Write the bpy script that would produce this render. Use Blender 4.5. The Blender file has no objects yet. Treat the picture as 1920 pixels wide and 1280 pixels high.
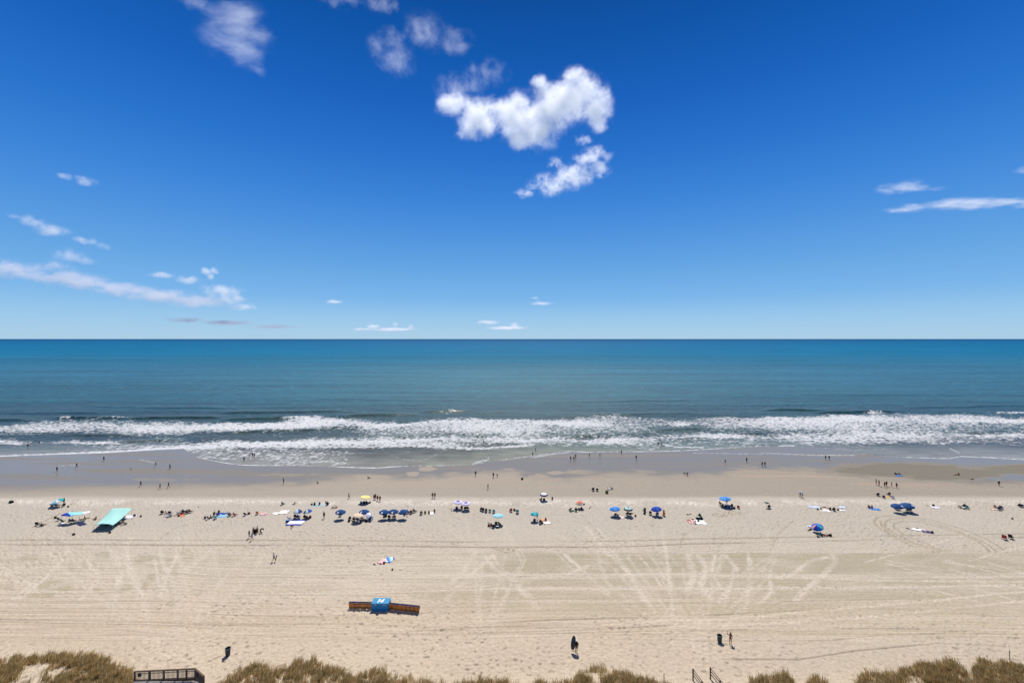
import bpy, bmesh, math, random
import numpy as np
from mathutils import Vector, Matrix, Euler

random.seed(7)
S = bpy.context.scene
COL = S.collection
R = math.radians

# ------------------------------------------------------------------ camera, sky, sun, exposure
CAM_Z = 44.0          # eye height above the sea: a balcony of a beach hotel
FPX = 853.0           # focal length in pixels of the 1920 px wide photograph
HOR = 635.0           # row of the horizon
cam_d = bpy.data.cameras.new('camera')
cam_d.sensor_width = 36.0
cam_d.lens = 36.0 * FPX / 1920.0
cam_d.clip_start = 0.5
cam_d.clip_end = 300000.0
cam_d.shift_y = -(640.0 - HOR) / 1920.0
cam = bpy.data.objects.new('camera', cam_d)
cam.location = (0, 0, CAM_Z)
cam.rotation_euler = (R(90), 0, 0)
COL.objects.link(cam)
S.camera = cam

SUN_EL, SUN_AZ = 57.0, 2.0
def lin(c):
    c = c / 255.0
    return c / 12.92 if c <= 0.04045 else ((c + 0.055) / 1.055) ** 2.4
def rgb(r, g, b, k=1.0):
    return (lin(r) * k, lin(g) * k, lin(b) * k, 1.0)

class NT:
    """short hand for building node trees"""
    def __init__(s, tree):
        s.t = tree
        s.n = tree.nodes
        s.n.clear()
    def new(s, kind, **kw):
        nd = s.n.new(kind)
        for k, v in kw.items():
            if k.startswith('_'):
                nd.inputs[k[1:].replace('_', ' ')].default_value = v
            else:
                setattr(nd, k, v)
        return nd
    def link(s, a, b):
        s.t.links.new(a, b)
    def put(s, sock, v):
        if isinstance(v, (int, float, tuple, list)):
            sock.default_value = v
        else:
            s.link(v, sock)
    def math(s, op, a, b=None, c=None, clamp=False):
        nd = s.n.new('ShaderNodeMath'); nd.operation = op; nd.use_clamp = clamp
        for i, v in enumerate((a, b, c)):
            if v is not None:
                s.put(nd.inputs[i], v)
        return nd.outputs[0]
    def vmath(s, op, a, b=None, out=0):
        nd = s.n.new('ShaderNodeVectorMath'); nd.operation = op
        s.put(nd.inputs[0], a)
        if b is not None:
            s.put(nd.inputs[1], b)
        return nd.outputs[out]
    def mix(s, f, a, b):
        nd = s.n.new('ShaderNodeMix'); nd.data_type = 'RGBA'
        s.put(nd.inputs[0], f); s.put(nd.inputs[6], a); s.put(nd.inputs[7], b)
        return nd.outputs[2]
    def maprange(s, v, a, b, c=0.0, d=1.0, smooth=False):
        nd = s.n.new('ShaderNodeMapRange')
        nd.interpolation_type = 'SMOOTHSTEP' if smooth else 'LINEAR'
        s.put(nd.inputs[0], v)
        for i, x in enumerate((a, b, c, d)):
            s.put(nd.inputs[i + 1], x)
        return nd.outputs[0]
    def noise(s, vec, scale, detail=4.0, rough=0.5, dist=0.0):
        nd = s.n.new('ShaderNodeTexNoise')
        nd.inputs['Scale'].default_value = scale
        nd.inputs['Detail'].default_value = detail
        nd.inputs['Roughness'].default_value = rough
        nd.inputs['Distortion'].default_value = dist
        s.link(vec, nd.inputs['Vector'])
        return nd.outputs[0]

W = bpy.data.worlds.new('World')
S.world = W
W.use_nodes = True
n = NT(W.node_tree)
tc = n.new('ShaderNodeTexCoord')
sep = n.new('ShaderNodeSeparateXYZ'); n.link(tc.outputs['Generated'], sep.inputs[0])
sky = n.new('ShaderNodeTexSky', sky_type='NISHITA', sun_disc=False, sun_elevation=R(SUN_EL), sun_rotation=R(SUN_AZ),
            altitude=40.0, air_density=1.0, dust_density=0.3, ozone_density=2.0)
ramp = n.new('ShaderNodeValToRGB')
SKY = [(-90, (150, 190, 215)), (-0.5, (172, 206, 229)), (0.3, (172, 207, 231)), (2.4, (154, 200, 235)), (5.0, (122, 181, 234)),
       (9.0, (98, 163, 227)), (13.0, (76, 146, 222)), (16.6, (58, 132, 216)), (21.4, (38, 114, 204)),
       (27.0, (22, 98, 190)), (32.0, (8, 87, 173)), (36.7, (2, 76, 157)), (50, (0, 66, 140)), (90, (0, 60, 128))]
el = n.math('DIVIDE', n.math('ARCSINE', sep.outputs[2]), math.pi / 2)
n.link(n.math('MULTIPLY_ADD', el, 0.5, 0.5), ramp.inputs[0])
cr = ramp.color_ramp
while len(cr.elements) < len(SKY):
    cr.elements.new(0.5)
for e, (d, c) in zip(cr.elements, SKY):
    e.position = 0.5 + d / 180.0
    e.color = rgb(*c)
for e, (d, c) in zip(cr.elements, SKY):
    e.position = 0.5 + d / 180.0
    e.color = rgb(*c)
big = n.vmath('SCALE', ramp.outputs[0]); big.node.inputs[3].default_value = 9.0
# added pale, desaturated sky above the frame, put in to lift the shadows
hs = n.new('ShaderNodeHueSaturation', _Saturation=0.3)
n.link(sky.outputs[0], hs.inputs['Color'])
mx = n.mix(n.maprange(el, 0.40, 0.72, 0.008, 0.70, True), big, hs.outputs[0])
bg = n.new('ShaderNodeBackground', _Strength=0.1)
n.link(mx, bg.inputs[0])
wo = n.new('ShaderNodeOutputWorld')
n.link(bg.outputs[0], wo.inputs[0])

sun_d = bpy.data.lights.new('sun', 'SUN')
sun_d.energy = 5.0
sun_d.angle = R(0.53)
sun_d.color = (1.0, 0.945, 0.86)
sun = bpy.data.objects.new('sun', sun_d)
sun.rotation_euler = (-R(90 - SUN_EL), 0, -R(SUN_AZ))
sun.location = (0, 200, 300)
COL.objects.link(sun)

S.view_settings.view_transform = 'Standard'
S.view_settings.look = 'None'
S.view_settings.exposure = 0.15
S.view_settings.gamma = 1.0
S.view_settings.use_curve_mapping = False
S.render.engine = 'CYCLES'
cy = S.cycles
cy.max_bounces = 8
cy.diffuse_bounces = 3
cy.glossy_bounces = 3
cy.volume_bounces = 5
cy.transparent_max_bounces = 12
cy.volume_step_rate = 0.6
cy.use_denoising = True
cy.caustics_reflective = False
cy.caustics_refractive = False

# ------------------------------------------------------------------ helpers: tags, terrain, noise
def tag(o, label=None, cat=None, group=None, kind=None):
    if label: o['label'] = label
    if cat: o['category'] = cat
    if group: o['group'] = group
    if kind: o['kind'] = kind
    return o

def link(o, parent=None):
    COL.objects.link(o)
    if parent is not None:
        o.parent = parent
    return o

def smooth(a, b, x):
    t = np.clip((x - a) / (b - a), 0, 1)
    return t * t * (3 - 2 * t)

def _hash(ix, iy, seed):
    h = (ix.astype(np.int64) * 374761393 + iy.astype(np.int64) * 668265263 + seed * 974634777) & 0x7fffffff
    h = ((h ^ (h >> 13)) * 1274126177) & 0x7fffffff
    return ((h ^ (h >> 16)) & 0xffff) / 65535.0

def vnoise(x, y, seed=0):
    """gradient noise, 0..1"""
    ix = np.floor(x); iy = np.floor(y)
    fx = x - ix; fy = y - iy
    ux = fx * fx * fx * (fx * (fx * 6 - 15) + 10); uy = fy * fy * fy * (fy * (fy * 6 - 15) + 10)
    def g(dx, dy):
        a = _hash(ix + dx, iy + dy, seed) * 6.2831853
        return np.cos(a) * (fx - dx) + np.sin(a) * (fy - dy)
    a = g(0, 0); b = g(1, 0); c = g(0, 1); d = g(1, 1)
    return 0.5 + 0.72 * ((a + (b - a) * ux) * (1 - uy) + (c + (d - c) * ux) * uy)

def fbm(x, y, seed=0, oct=4, gain=0.5):
    s = np.zeros_like(x); amp = 1.0; tot = 0.0
    x, y = 0.77 * x - 0.638 * y + seed * 3.17, 0.638 * x + 0.77 * y + seed * 1.91
    ca, sa = 0.8, 0.6
    for o in range(oct):
        s += amp * vnoise(x, y, seed + o * 17)
        tot += amp
        amp *= gain
        x, y = (ca * x - sa * y) * 2.03 + 5.1, (sa * x + ca * y) * 2.03 + 1.7
    return 0.5 + (s / tot - 0.5) * 1.25

def L(pts):
    p = np.array(pts, dtype=float)
    return lambda q: np.interp(q, p[:, 0], p[:, 1])

# swash edge (row in the photograph by column), traced once and turned into metres
edge_row = L([(-900, 852), (0, 856), (100, 852), (200, 849), (300, 843), (345, 841), (356, 850), (375, 859), (420, 868), (450, 872),
              (480, 873), (560, 873), (600, 874), (640, 876), (700, 878), (760, 874), (880, 873), (905, 868), (960, 860), (1000, 855),
              (1040, 848), (1065, 846), (1100, 848), (1200, 847), (1260, 846), (1320, 843), (1400, 838), (1440, 836), (1530, 837),
              (1600, 850), (1700, 858), (1780, 860), (1802, 856), (1850, 858), (1920, 862), (2900, 858)])

def edge_y(u):          # u = X / Y
    return CAM_Z * FPX / (edge_row(960 + FPX * u) - HOR)

def prof(X, Y):
    """smooth height of the sand above the sea"""
    X = np.asarray(X, float); Y = np.asarray(Y, float)
    ye = np.minimum(edge_y(X / np.maximum(Y, 1.0)), 186.0)
    far = np.clip((ye - Y) * 0.018, -4, None)
    top = 2.0 - 0.5 * smooth(96, 122, Y)
    k = 0.25
    h = np.clip(0.5 + 0.5 * (top - far) / k, 0, 1)          # smooth minimum
    return far * h + top * (1 - h) - k * h * (1 - h) * (h > 0) * (h < 1)

def to_px(X, Y, Z):
    return 960 + FPX * X / Y, HOR + FPX * (CAM_Z - Z) / Y

grass_top = L([(-200, 1230), (0, 1226), (40, 1222), (80, 1221), (120, 1218), (170, 1220), (210, 1230), (243, 1246), (250, 1268), (262, 1400),
               (385, 1400), (402, 1282), (420, 1268), (440, 1254), (480, 1236), (497, 1238), (520, 1246), (560, 1230), (600, 1230), (640, 1240),
               (655, 1262), (680, 1254), (720, 1242), (735, 1258), (760, 1264), (800, 1268), (845, 1280), (880, 1270), (920, 1266), (950, 1270),
               (985, 1290), (1010, 1268), (1040, 1276), (1070, 1270), (1085, 1248), (1120, 1244), (1180, 1256), (1220, 1270), (1270, 1280), (1292, 1400),
               (1395, 1400), (1408, 1262), (1440, 1258), (1475, 1257), (1492, 1276), (1503, 1300), (1515, 1272), (1530, 1262), (1560, 1280), (1592, 1320),
               (1605, 1280), (1620, 1256), (1680, 1254), (1720, 1240), (1780, 1230), (1808, 1248), (1822, 1272), (1830, 1240), (1840, 1230), (1870, 1230),
               (1920, 1240), (2100, 1240)])

def dune(X, Y):
    """foredune swelling under the grass"""
    px, py = to_px(X, Y, 2.0)
    lim = np.minimum(grass_top(px), 1300)
    a = smooth(-4, 46, py - lim) * 1.0
    b = smooth(58.5, 48, Y) * 0.9
    return a * 0.75 + b

def ground_z(X, Y):
    return prof(X, Y) + dune(X, Y)

def G(px, py):
    """point of the sand seen at a pixel of the photograph"""
    u = (px - 960) / FPX; v = (py - HOR) / FPX
    z = 1.5
    for _ in range(25):
        Y = (CAM_Z - z) / v
        z = float(ground_z(np.array([u * Y]), np.array([Y]))[0])
    return Vector((u * Y, Y, z))

def GH(px, py, h):
    """ground point under something seen at pixel (px, py) that hangs h above the ground"""
    u = (px - 960) / FPX; v = (py - HOR) / FPX
    z = 1.5
    for _ in range(25):
        Y = (CAM_Z - z - h) / v
        z = float(ground_z(np.array([u * Y]), np.array([Y]))[0])
    return Vector((u * Y, Y, z))

def grid_mesh(name, V, nr, nc):
    """V: (nr*nc, 3) row-major"""
    me = bpy.data.meshes.new(name)
    me.vertices.add(nr * nc)
    me.vertices.foreach_set('co', V.astype(np.float32).ravel())
    i = np.arange(nr * nc, dtype=np.int32).reshape(nr, nc)
    q = np.stack([i[:-1, :-1], i[:-1, 1:], i[1:, 1:], i[1:, :-1]], -1).reshape(-1, 4)
    nf = len(q)
    me.loops.add(nf * 4)
    me.loops.foreach_set('vertex_index', q.ravel())
    me.polygons.add(nf)
    me.polygons.foreach_set('loop_start', np.arange(0, nf * 4, 4, dtype=np.int32))
    me.polygons.foreach_set('use_smooth', np.ones(nf, dtype=bool))
    me.update(calc_edges=True)
    return me

def add_color(me, name, C):
    at = me.color_attributes.new(name, 'FLOAT_COLOR', 'POINT')
    C4 = np.ones((len(C), 4), np.float32); C4[:, :C.shape[1]] = C
    at.data.foreach_set('color', C4.ravel())
def add_float(me, name, F):
    at = me.attributes.new(name, 'FLOAT', 'POINT')
    at.data.foreach_set('value', F.astype(np.float32))

def mixc(A, B, f):
    return A * (1 - f[:, None]) + np.array(B)[None, :] * f[:, None]
# ------------------------------------------------------------------ beach
def build_beach():
    u_in = np.linspace(-1.32, 1.32, 1501)
    ext = np.array([1.4, 1.55, 1.8, 2.3, 3.2])
    us = np.concatenate([-ext[::-1], u_in, ext])
    # rows closer together near the eye, wider far off
    inv = np.linspace(1 / 50.0, 1 / 196.0, 540)
    Ys = np.concatenate([[20, 30, 40, 44, 47], 1 / inv])
    nr, nc = len(Ys), len(us)
    Y, U = np.meshgrid(Ys, us, indexing='ij')
    X = (U * Y).ravel(); Y = Y.ravel()
    zs = prof(X, Y)
    du = dune(X, Y)
    px, py = to_px(X, Y, zs)
    pyg = py
    dY = Y * Y / (FPX * (CAM_Z - zs))                      # metres of depth per row of the photograph

    # ---- zones
    wig = (fbm(X * 0.05, Y * 0.12, 3, 4) - 0.5)
    wig2 = (fbm(X * 0.16, Y * 0.28, 4, 4) - 0.5)
    wet_row = L([(-600, 925), (0, 920), (160, 914), (400, 911), (560, 908), (640, 897), (690, 892), (716, 897), (780, 897), (830, 891),
                 (900, 887), (960, 884), (985, 893), (1060, 899), (1100, 893), (1160, 888), (1200, 886), (1230, 892), (1290, 893), (1350, 888),
                 (1380, 881), (1402, 878), (1440, 881), (1500, 880), (1560, 886), (1600, 889), (1700, 899), (1800, 904), (1920, 906), (2700, 906)])
    wl = wet_row(px) + wig * 10
    wet = smooth(10, -10, py - wl + wig2 * 14)
    soft = smooth(700, 300, px)
    wet = wet * (1 - soft) + smooth(12, -12, py - wl) * soft
    # drier sand bars and patches standing out of the film
    def blob(cx, cy, rx, ry, k=0.5):
        d = np.sqrt(((px - cx) / rx) ** 2 + ((py - cy) / ry) ** 2) + (wig + wig2 * 1.6) * k
        return smooth(1.15, 0.72, d)
    bars = np.maximum.reduce([blob(1690, 881, 150, 14, .35), blob(1800, 888, 90, 12, .35), blob(1925, 880, 95, 11, .35), blob(1775, 894, 90, 6, .3)])
    pats = np.maximum.reduce([blob(775, 888, 13, 5, .6), blob(800, 879, 17, 4.5, .5), blob(700, 894, 35, 4, .6), blob(1015, 893, 20, 5, .9), blob(1040, 886, 16, 4, .9), blob(1090, 884, 30, 4, .9),
                              blob(300, 899, 60, 3, 1.2) * .4, blob(520, 890, 60, 2.5, 1.2) * .4])
    pats = pats * smooth(1150, 1040, px)
    film = wet * (1 - 0.93 * bars) * (1 - 0.75 * pats)
    damp = smooth(936, 928, py + wig * 6)                  # smooth, darker, hard packed sand seaward of the berm

    # ---- colours (dry, packed, wet, bars)
    n1 = fbm(X * 0.18, Y * 0.18, 11, 5); n2 = fbm(X * 1.3, Y * 1.3, 12, 3); n3 = fbm(X * 0.03, Y * 0.05, 13, 3)
    C = np.empty((len(X), 3)); C[:] = (0.53, 0.435, 0.325)
    C = mixc(C, (0.49, 0.41, 0.31), smooth(0.35, 0.65, n1) * 0.6)
    C = mixc(C, (0.55, 0.46, 0.345), smooth(0.45, 0.75, n3) * 0.6)
    C = mixc(C, (0.425, 0.375, 0.305), smooth(1090, 960, py) * 0.65)
    lr = smooth(800, 1900, px)
    C = mixc(C, (0.44, 0.385, 0.30), lr * 0.5)
    # trodden pale band on the berm crest
    crest = np.exp(-((py - (943 + wig * 10)) / 5.0) ** 2) * smooth(0.25, 0.6, n1)
    C = mixc(C, (0.64, 0.57, 0.47), crest * (.35 + .65 * smooth(.45, .62, fbm(X * 1.1, Y * .8, 15, 2))))
    C = mixc(C, (0.325, 0.272, 0.207), damp * (0.75 + 0.25 * smooth(700, 1700, px)))
    streak = fbm(X * 0.02, Y * 0.5, 41, 4)
    C = mixc(C, (0.40, 0.30, 0.22), damp * smooth(0.55, 0.75, streak) * smooth(925, 905, py) * 0.75)
    C = mixc(C, (0.185, 0.166, 0.122), bars * 0.92)

    # ---- olive, still moist raked sand with pale foot trails over it
    def band(y0, y1, w=1.5):
        yy = py + (fbm(X * 0.06, Y * 0.02, 51, 3) - 0.5) * 5
        return smooth(y0 - w, y0 + w, yy) * smooth(y1 + w * 2, y1 - w * 2, yy)
    xr = smooth(865, 900, px + (py - 1040) * -0.6 + wig * 30)
    tex = fbm(X * 0.09, Y * 0.16, 52, 4)
    strips = np.maximum.reduce([band(1037, 1074) * xr, band(1084, 1099) * smooth(700, 900, px) * 0.8, band(1106, 1124, 2.5) * smooth(680, 860, px) * 0.75,
                                band(1128, 1150, 4) * smooth(700, 900, px) * 0.55, band(1098, 1116, 2) * smooth(720, 790, px) * smooth(1000, 930, px) * .6])
    strips *= 0.45 + 0.55 * smooth(0.3, 0.55, tex)
    left = 0
    for cx, cy, rx, ry in ((305, 1055, 20, 16), (275, 1045, 18, 8), (165, 1062, 13, 10), (190, 1040, 16, 7), (135, 1065, 9, 8), (95, 1096, 26, 9), (230, 1103, 18, 8), (285, 1080, 14, 6), (325, 1080, 11, 11),
                           (325, 1097, 9, 7), (60, 1115, 14, 5), (90, 1115, 12, 5), (10, 1098, 14, 6), (30, 1080, 16, 4), (268, 1097, 10, 8), (180, 1105, 10, 5), (125, 1100, 10, 7), (320, 1132, 10, 4), (295, 1105, 7, 7), (85, 1087, 14, 5),
                           (488, 1078, 8, 6), (520, 1070, 14, 6), (550, 1052, 18, 10), (510, 1090, 18, 8), (560, 1040, 22, 6), (370, 1112, 8, 5), (350, 1040, 9, 12), (225, 1060, 8, 5), (60, 1045, 22, 6), (430, 1050, 22, 9)):
        left = np.maximum(left, blob(cx, cy, rx * 1.15, ry * 1.15, 0.9) * (1.0 if cx < 400 else 0.45))
    moist = np.maximum(strips, left * 0.9 * smooth(0.25, 0.5, tex) * (.3 + .7 * smooth(.36, .6, fbm(X * .3, Y * .6, 53, 3))))

    def trail(pts, w):
        """distance test against a line of pixels, in metres on the sand"""
        P = [G(a, b) for a, b in pts]
        d = np.full(len(X), 1e9)
        for a, b in zip(P[:-1], P[1:]):
            m = (np.abs(Y - (a.y + b.y) / 2) < abs(a.y - b.y) / 2 + 6) & (np.abs(X - (a.x + b.x) / 2) < abs(a.x - b.x) / 2 + 6)
            ax, ay = a.x, a.y; bx, by = b.x - a.x, b.y - a.y
            t = np.clip(((X[m] - ax) * bx + (Y[m] - ay) * by) / (bx * bx + by * by), 0, 1)
            d[m] = np.minimum(d[m], np.hypot(X[m] - ax - t * bx, Y[m] - ay - t * by))
        return d / w
    jit = (fbm(X * 0.8, Y * 0.8, 61, 3) - 0.5) * 1.6
    pale = np.zeros(len(X))
    T = [([(247, 1008), (237, 1023), (238, 1047), (247, 1073), (260, 1103), (270, 1130), (276, 1180)], .8),
         ([(243, 1000), (240, 1047), (252, 1080), (263, 1110)], .3),
         ([(1100, 987), (1133, 1030), (1173, 1067), (1200, 1107), (1226, 1146)], 1.1), ([(1120, 990), (1160, 1047), (1190, 1090), (1215, 1125)], .9),
         ([(1240, 985), (1250, 1047), (1258, 1113), (1262, 1160)], .8), ([(903, 1037), (930, 1067), (960, 1083), (983, 1113), (1010, 1140)], .9), ([(922, 1038), (935, 1060), (965, 1085), (1000, 1120)], .5),
         ([(925, 1040), (893, 1067), (853, 1107), (838, 1124)], .9), ([(890, 1036), (870, 1067), (850, 1090)], 1.2),
         ([(1563, 1040), (1565, 1055), (1540, 1080), (1513, 1103), (1490, 1125)], .9), ([(1553, 1043), (1513, 1053), (1493, 1070), (1460, 1083)], .8),
         ([(1403, 1036), (1407, 1080), (1398, 1140)], .7), ([(1443, 1083), (1447, 1110), (1423, 1130)], .7), ([(1310, 1040), (1323, 1060), (1315, 1095), (1330, 1120)], 1.0),
         ([(1360, 1040), (1380, 1063), (1367, 1103), (1350, 1130)], .8), ([(1290, 1040), (1300, 1075), (1290, 1110)], 1.2), ([(1340, 1040), (1335, 1070), (1350, 1100)], .8),
         ([(1193, 1036), (1215, 1060), (1240, 1100)], .5), ([(1215, 1036), (1232, 1058), (1246, 1085)], .5), ([(1060, 1040), (1085, 1062), (1110, 1085), (1140, 1110)], .8),
         ([(1100, 1062), (1060, 1078), (1000, 1082)], .8),
         ([(0, 1110), (640, 1112), (960, 1101), (1280, 1104), (1500, 1101), (1920, 1096)], .5), ([(700, 1076), (960, 1078), (1280, 1076), (1560, 1085), (1920, 1090)], .5),
         ([(1200, 1166), (1420, 1155), (1560, 1141), (1760, 1124), (1920, 1108)], .5), ([(1300, 1176), (1500, 1165), (1640, 1155), (1760, 1142), (1920, 1126)], .5),
         ([(0, 1070), (60, 1095), (20, 1125)], .6), ([(130, 1030), (95, 1075), (40, 1120)], .7), ([(300, 1035), (310, 1065), (330, 1100)], .8), ([(335, 1035), (312, 1080), (300, 1120)], .7), ([(290, 1045), (300, 1110)], .5),
         ([(215, 1035), (225, 1075), (215, 1125)], .9), ([(160, 1045), (185, 1085), (150, 1125)], .7)]
    rr = random.Random(5)
    for k in range(11):
        x0 = 1565 + rr.uniform(0, 260); y0 = 1044 + rr.uniform(0, 35)
        sl = rr.uniform(0.12, 0.34) * rr.choice((1, 1, 1, -0.8))
        T.append(([(x0, y0), (x0 + 90, y0 + 90 * sl), (x0 + 200, y0 + 215 * sl)], rr.uniform(.3, .5)))
    for (ax_, ay_), lo, hi, cnt in (((1312, 1246), 1010, 1600, 17), ((320, 1240), 60, 640, 13), ((900, 1236), 760, 1060, 5)):
        for k in range(cnt):
            xe = rr.uniform(lo, hi); ye_ = rr.uniform(955, 1030); bow = rr.uniform(-60, 60)
            T.append(([(ax_ + rr.uniform(-30, 30), ay_ - rr.uniform(0, 60)), (ax_ * .6 + xe * .4 + bow * .5, ay_ - (ay_ - ye_) * .42), (ax_ * .28 + xe * .72 + bow, ay_ - (ay_ - ye_) * .72), (xe, ye_)], rr.uniform(.35, .8)))
    n_named = len(T) - 35
    for i_, (pts, w) in enumerate(T):
        pale = np.maximum(pale, smooth(1.9, 0.0, trail(pts, w * (0.46 if i_ < n_named else 0.42)) + jit * 1.5) * (.35 + .65 * smooth(.35, .6, n1)) * (1.0 if i_ < n_named else 0.5))
    pale *= smooth(950, 1015, py)
    moist *= (1 - 0.85 * pale)

    # ---- combed rake lines along the beach: a few metres apart with finer ones between
    rake = smooth(1022, 1040, py) * smooth(1206, 1188, py)
    yw = Y + 0.9 * (fbm(X * 0.012, Y * 0.05, 71, 3) - 0.5) + X * 0.004
    r1 = fbm(X * 0.035, yw * 2.1, 72, 4, 0.65) - 0.5
    r2 = fbm(X * 0.02, yw * 0.75, 73, 2) - 0.5
    combed = rake * smooth(0.35, 0.6, fbm(X * 0.03, Y * 0.05, 74, 3))
    combed = np.maximum(combed, moist)
    C = mixc(C, (0.36, 0.305, 0.215), combed * smooth(0.0, 0.2, -r1) * 0.5)
    C = mixc(C, (0.53, 0.45, 0.34), combed * smooth(0.05, 0.25, r2) * 0.35)

    st1 = fbm(X * 0.014, yw * 1.05, 75, 5, 0.6); st2 = fbm(X * 0.05, yw * 3.2, 76, 3, 0.6)
    rk = smooth(1020, 1040, py) * smooth(1215, 1190, py)
    C = mixc(C, (0.43, 0.36, 0.245), rk * smooth(0.46, 0.66, st1) * 0.55)
    C = mixc(C, (0.38, 0.315, 0.22), rk * smooth(0.55, 0.72, st2) * 0.45)
    C = mixc(C, (0.58, 0.50, 0.385), rk * smooth(0.48, 0.30, st2) * 0.5)
    C = mixc(C, (0.36, 0.305, 0.20), moist * 0.72)
    C = mixc(C, (0.60, 0.515, 0.40), pale * 0.72)
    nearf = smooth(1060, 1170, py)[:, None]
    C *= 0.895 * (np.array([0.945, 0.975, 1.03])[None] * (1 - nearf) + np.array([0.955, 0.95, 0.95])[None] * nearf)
    # ---- relief
    z = zs + du
    z += (fbm(X * 0.05, Y * 0.09, 21, 3) - 0.5) * 0.16 * smooth(925, 950, py)
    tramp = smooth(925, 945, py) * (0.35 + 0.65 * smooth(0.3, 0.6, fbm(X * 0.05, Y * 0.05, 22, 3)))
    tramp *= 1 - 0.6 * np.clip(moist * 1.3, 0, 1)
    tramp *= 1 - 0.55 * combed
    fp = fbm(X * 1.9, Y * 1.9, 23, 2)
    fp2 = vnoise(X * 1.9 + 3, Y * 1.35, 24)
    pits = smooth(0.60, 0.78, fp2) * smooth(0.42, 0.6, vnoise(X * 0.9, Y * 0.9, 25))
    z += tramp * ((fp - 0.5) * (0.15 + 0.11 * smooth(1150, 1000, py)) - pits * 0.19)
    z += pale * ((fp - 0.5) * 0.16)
    C = mixc(C, (0.35, 0.29, 0.22), tramp * pits * 0.5)  # footprint shade painted into the pits as darker sand
    z += combed * (r1 * 0.10 + r2 * 0.05)
    z += damp * (1 - wet) * (streak - 0.5) * 0.05
    z += crest * (fp - 0.5) * 0.22
    z += np.exp(-((py - 941) / 7.0) ** 2) * 0.16

    # ---- tyre tracks
    rut = np.zeros(len(X))
    def hline(pts, w=.17, k=1.0):
        f = L(pts)
        d = np.abs(py - f(px)) * dY / w
        brk = smooth(0.30, 0.60, fbm(X * 0.05, Y * 0.05, 81 + int(pts[0][1]) % 40, 4))
        ends = smooth(pts[0][0] - 5, pts[0][0] + 60, px) * smooth(pts[-1][0] + 5, pts[-1][0] - 60, px)
        return smooth(1.6, 0.5, d + jit * .5) * k * (0.15 + 0.85 * brk) * ends
    H = [([(-300, 1011.5), (640, 1012.5), (900, 1016), (1100, 1014.5), (1280, 1010.6), (1460, 1007), (1920, 1000), (2200, 998)], .24, 1.0),
         ([(-300, 1019.3), (640, 1022), (907, 1025.5), (1160, 1024.5), (1280, 1019.5), (1500, 1015), (1760, 1009), (1920, 1007), (2200, 1004)], .26, 1.15),
         ([(-300, 1160), (0, 1160), (300, 1167), (640, 1178), (800, 1188), (1000, 1184), (1280, 1172)], .13, .7),
         ([(-300, 1166), (0, 1165), (320, 1172), (640, 1170), (900, 1176), (1020, 1173)], .14, .6), ([(640, 1184), (780, 1189), (900, 1190), (1240, 1183)], .12, .6),
         ([(760, 1183), (900, 1176), (990, 1176), (1120, 1178), (1280, 1171)], .14, .9), ([(905, 1169), (1020, 1162), (1150, 1158), (1245, 1156)], .13, .9),
         ([(1280, 1157), (1430, 1147), (1540, 1143)], .13, .8), ([(1430, 1145), (1470, 1127), (1560, 1125), (1710, 1122)], .12, .6),
         ([(1280, 1203), (1560, 1200), (1660, 1190), (1800, 1187), (1920, 1190)], .13, .7), ([(1330, 1236), (1500, 1236), (1600, 1220), (1760, 1206), (1920, 1213)], .15, .8),
         ([(1280, 1183), (1480, 1180), (1640, 1178), (1920, 1180)], .12, .6), ([(1660, 1150), (1760, 1148), (1920, 1158)], .12, .6), ([(-100, 1112), (640, 1116), (760, 1120)], .12, .5),
         ([(-100, 1126), (300, 1127), (640, 1134)], .12, .5), ([(-100, 1145), (260, 1147), (640, 1158)], .12, .5), ([(200, 1180), (420, 1196), (640, 1192)], .12, .4),
         ([(880, 1038), (1300, 1037.5), (1600, 1038.5), (1960, 1034)], .16, .7), ([(880, 1051), (1280, 1050), (1420, 1050)], .10, .6), ([(900, 1062), (1280, 1063), (1460, 1062)], .10, .6)]
    for h in H:
        rut = np.maximum(rut, hline(*h))
    rings = [[(1717, 1026), (1693, 1015), (1670, 1003), (1653, 993), (1642, 983), (1640, 975), (1648, 969), (1668, 966), (1703, 967.5), (1750, 975), (1800, 990), (1850, 1010), (1868, 1020), (1884, 1032)],
             [(1780, 1034), (1717, 1018), (1693, 1007), (1670, 995), (1660, 986), (1661, 978), (1672, 972), (1700, 970.5), (1745, 978), (1793, 994), (1840, 1013), (1858, 1024), (1870, 1034)],
             [(1770, 1034), (1722, 1022), (1693, 1011), (1668, 999), (1654, 986), (1652, 978)],
             [(1750, 1024), (1715, 1010), (1690, 998), (1676, 987), (1677, 981), (1693, 977), (1727, 978), (1758, 987), (1800, 999), (1833, 1014), (1850, 1026), (1857, 1034)]]
    for rg in rings:
        rut = np.maximum(rut, smooth(1.6, 0.5, trail(rg, .19) + jit * .2) * 1.0)
    # foot trails: dotted dark lines
    for ft in ([(1275, 1030), (1280, 1010), (1285, 1000), (1310, 988)], [(1445, 1030), (1460, 1000), (1484, 978)], [(1115, 990), (1090, 965)], [(1150, 1030), (1120, 995), (1095, 970)], [(300, 980), (330, 965)], [(300, 1010), (325, 990), (345, 985)]):
        rut = np.maximum(rut, smooth(1.4, 0.5, trail(ft, .28) + jit * .2) * smooth(.45, .6, vnoise(X * 1.6, Y * 1.2, 95)) * .8)
    for cx, cy, rx, ry in ((151, 1029, 5, 4), (560, 996 - 50, 0.1, 0.1), (1225, 985, 9, 1.6), (1372, 945 + 16, 22, 5), (1352, 965, 16, 4), (1755, 1034, 8, 2), (945, 1030, 22, 7), (855, 1028 - 10, 14, 2)):
        rut = np.maximum(rut, blob(cx, cy, max(rx, .2), max(ry, .2), 1.0) * smooth(.46, .62, fp2) * 1.0)
    rut *= smooth(930, 945, py)
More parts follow.
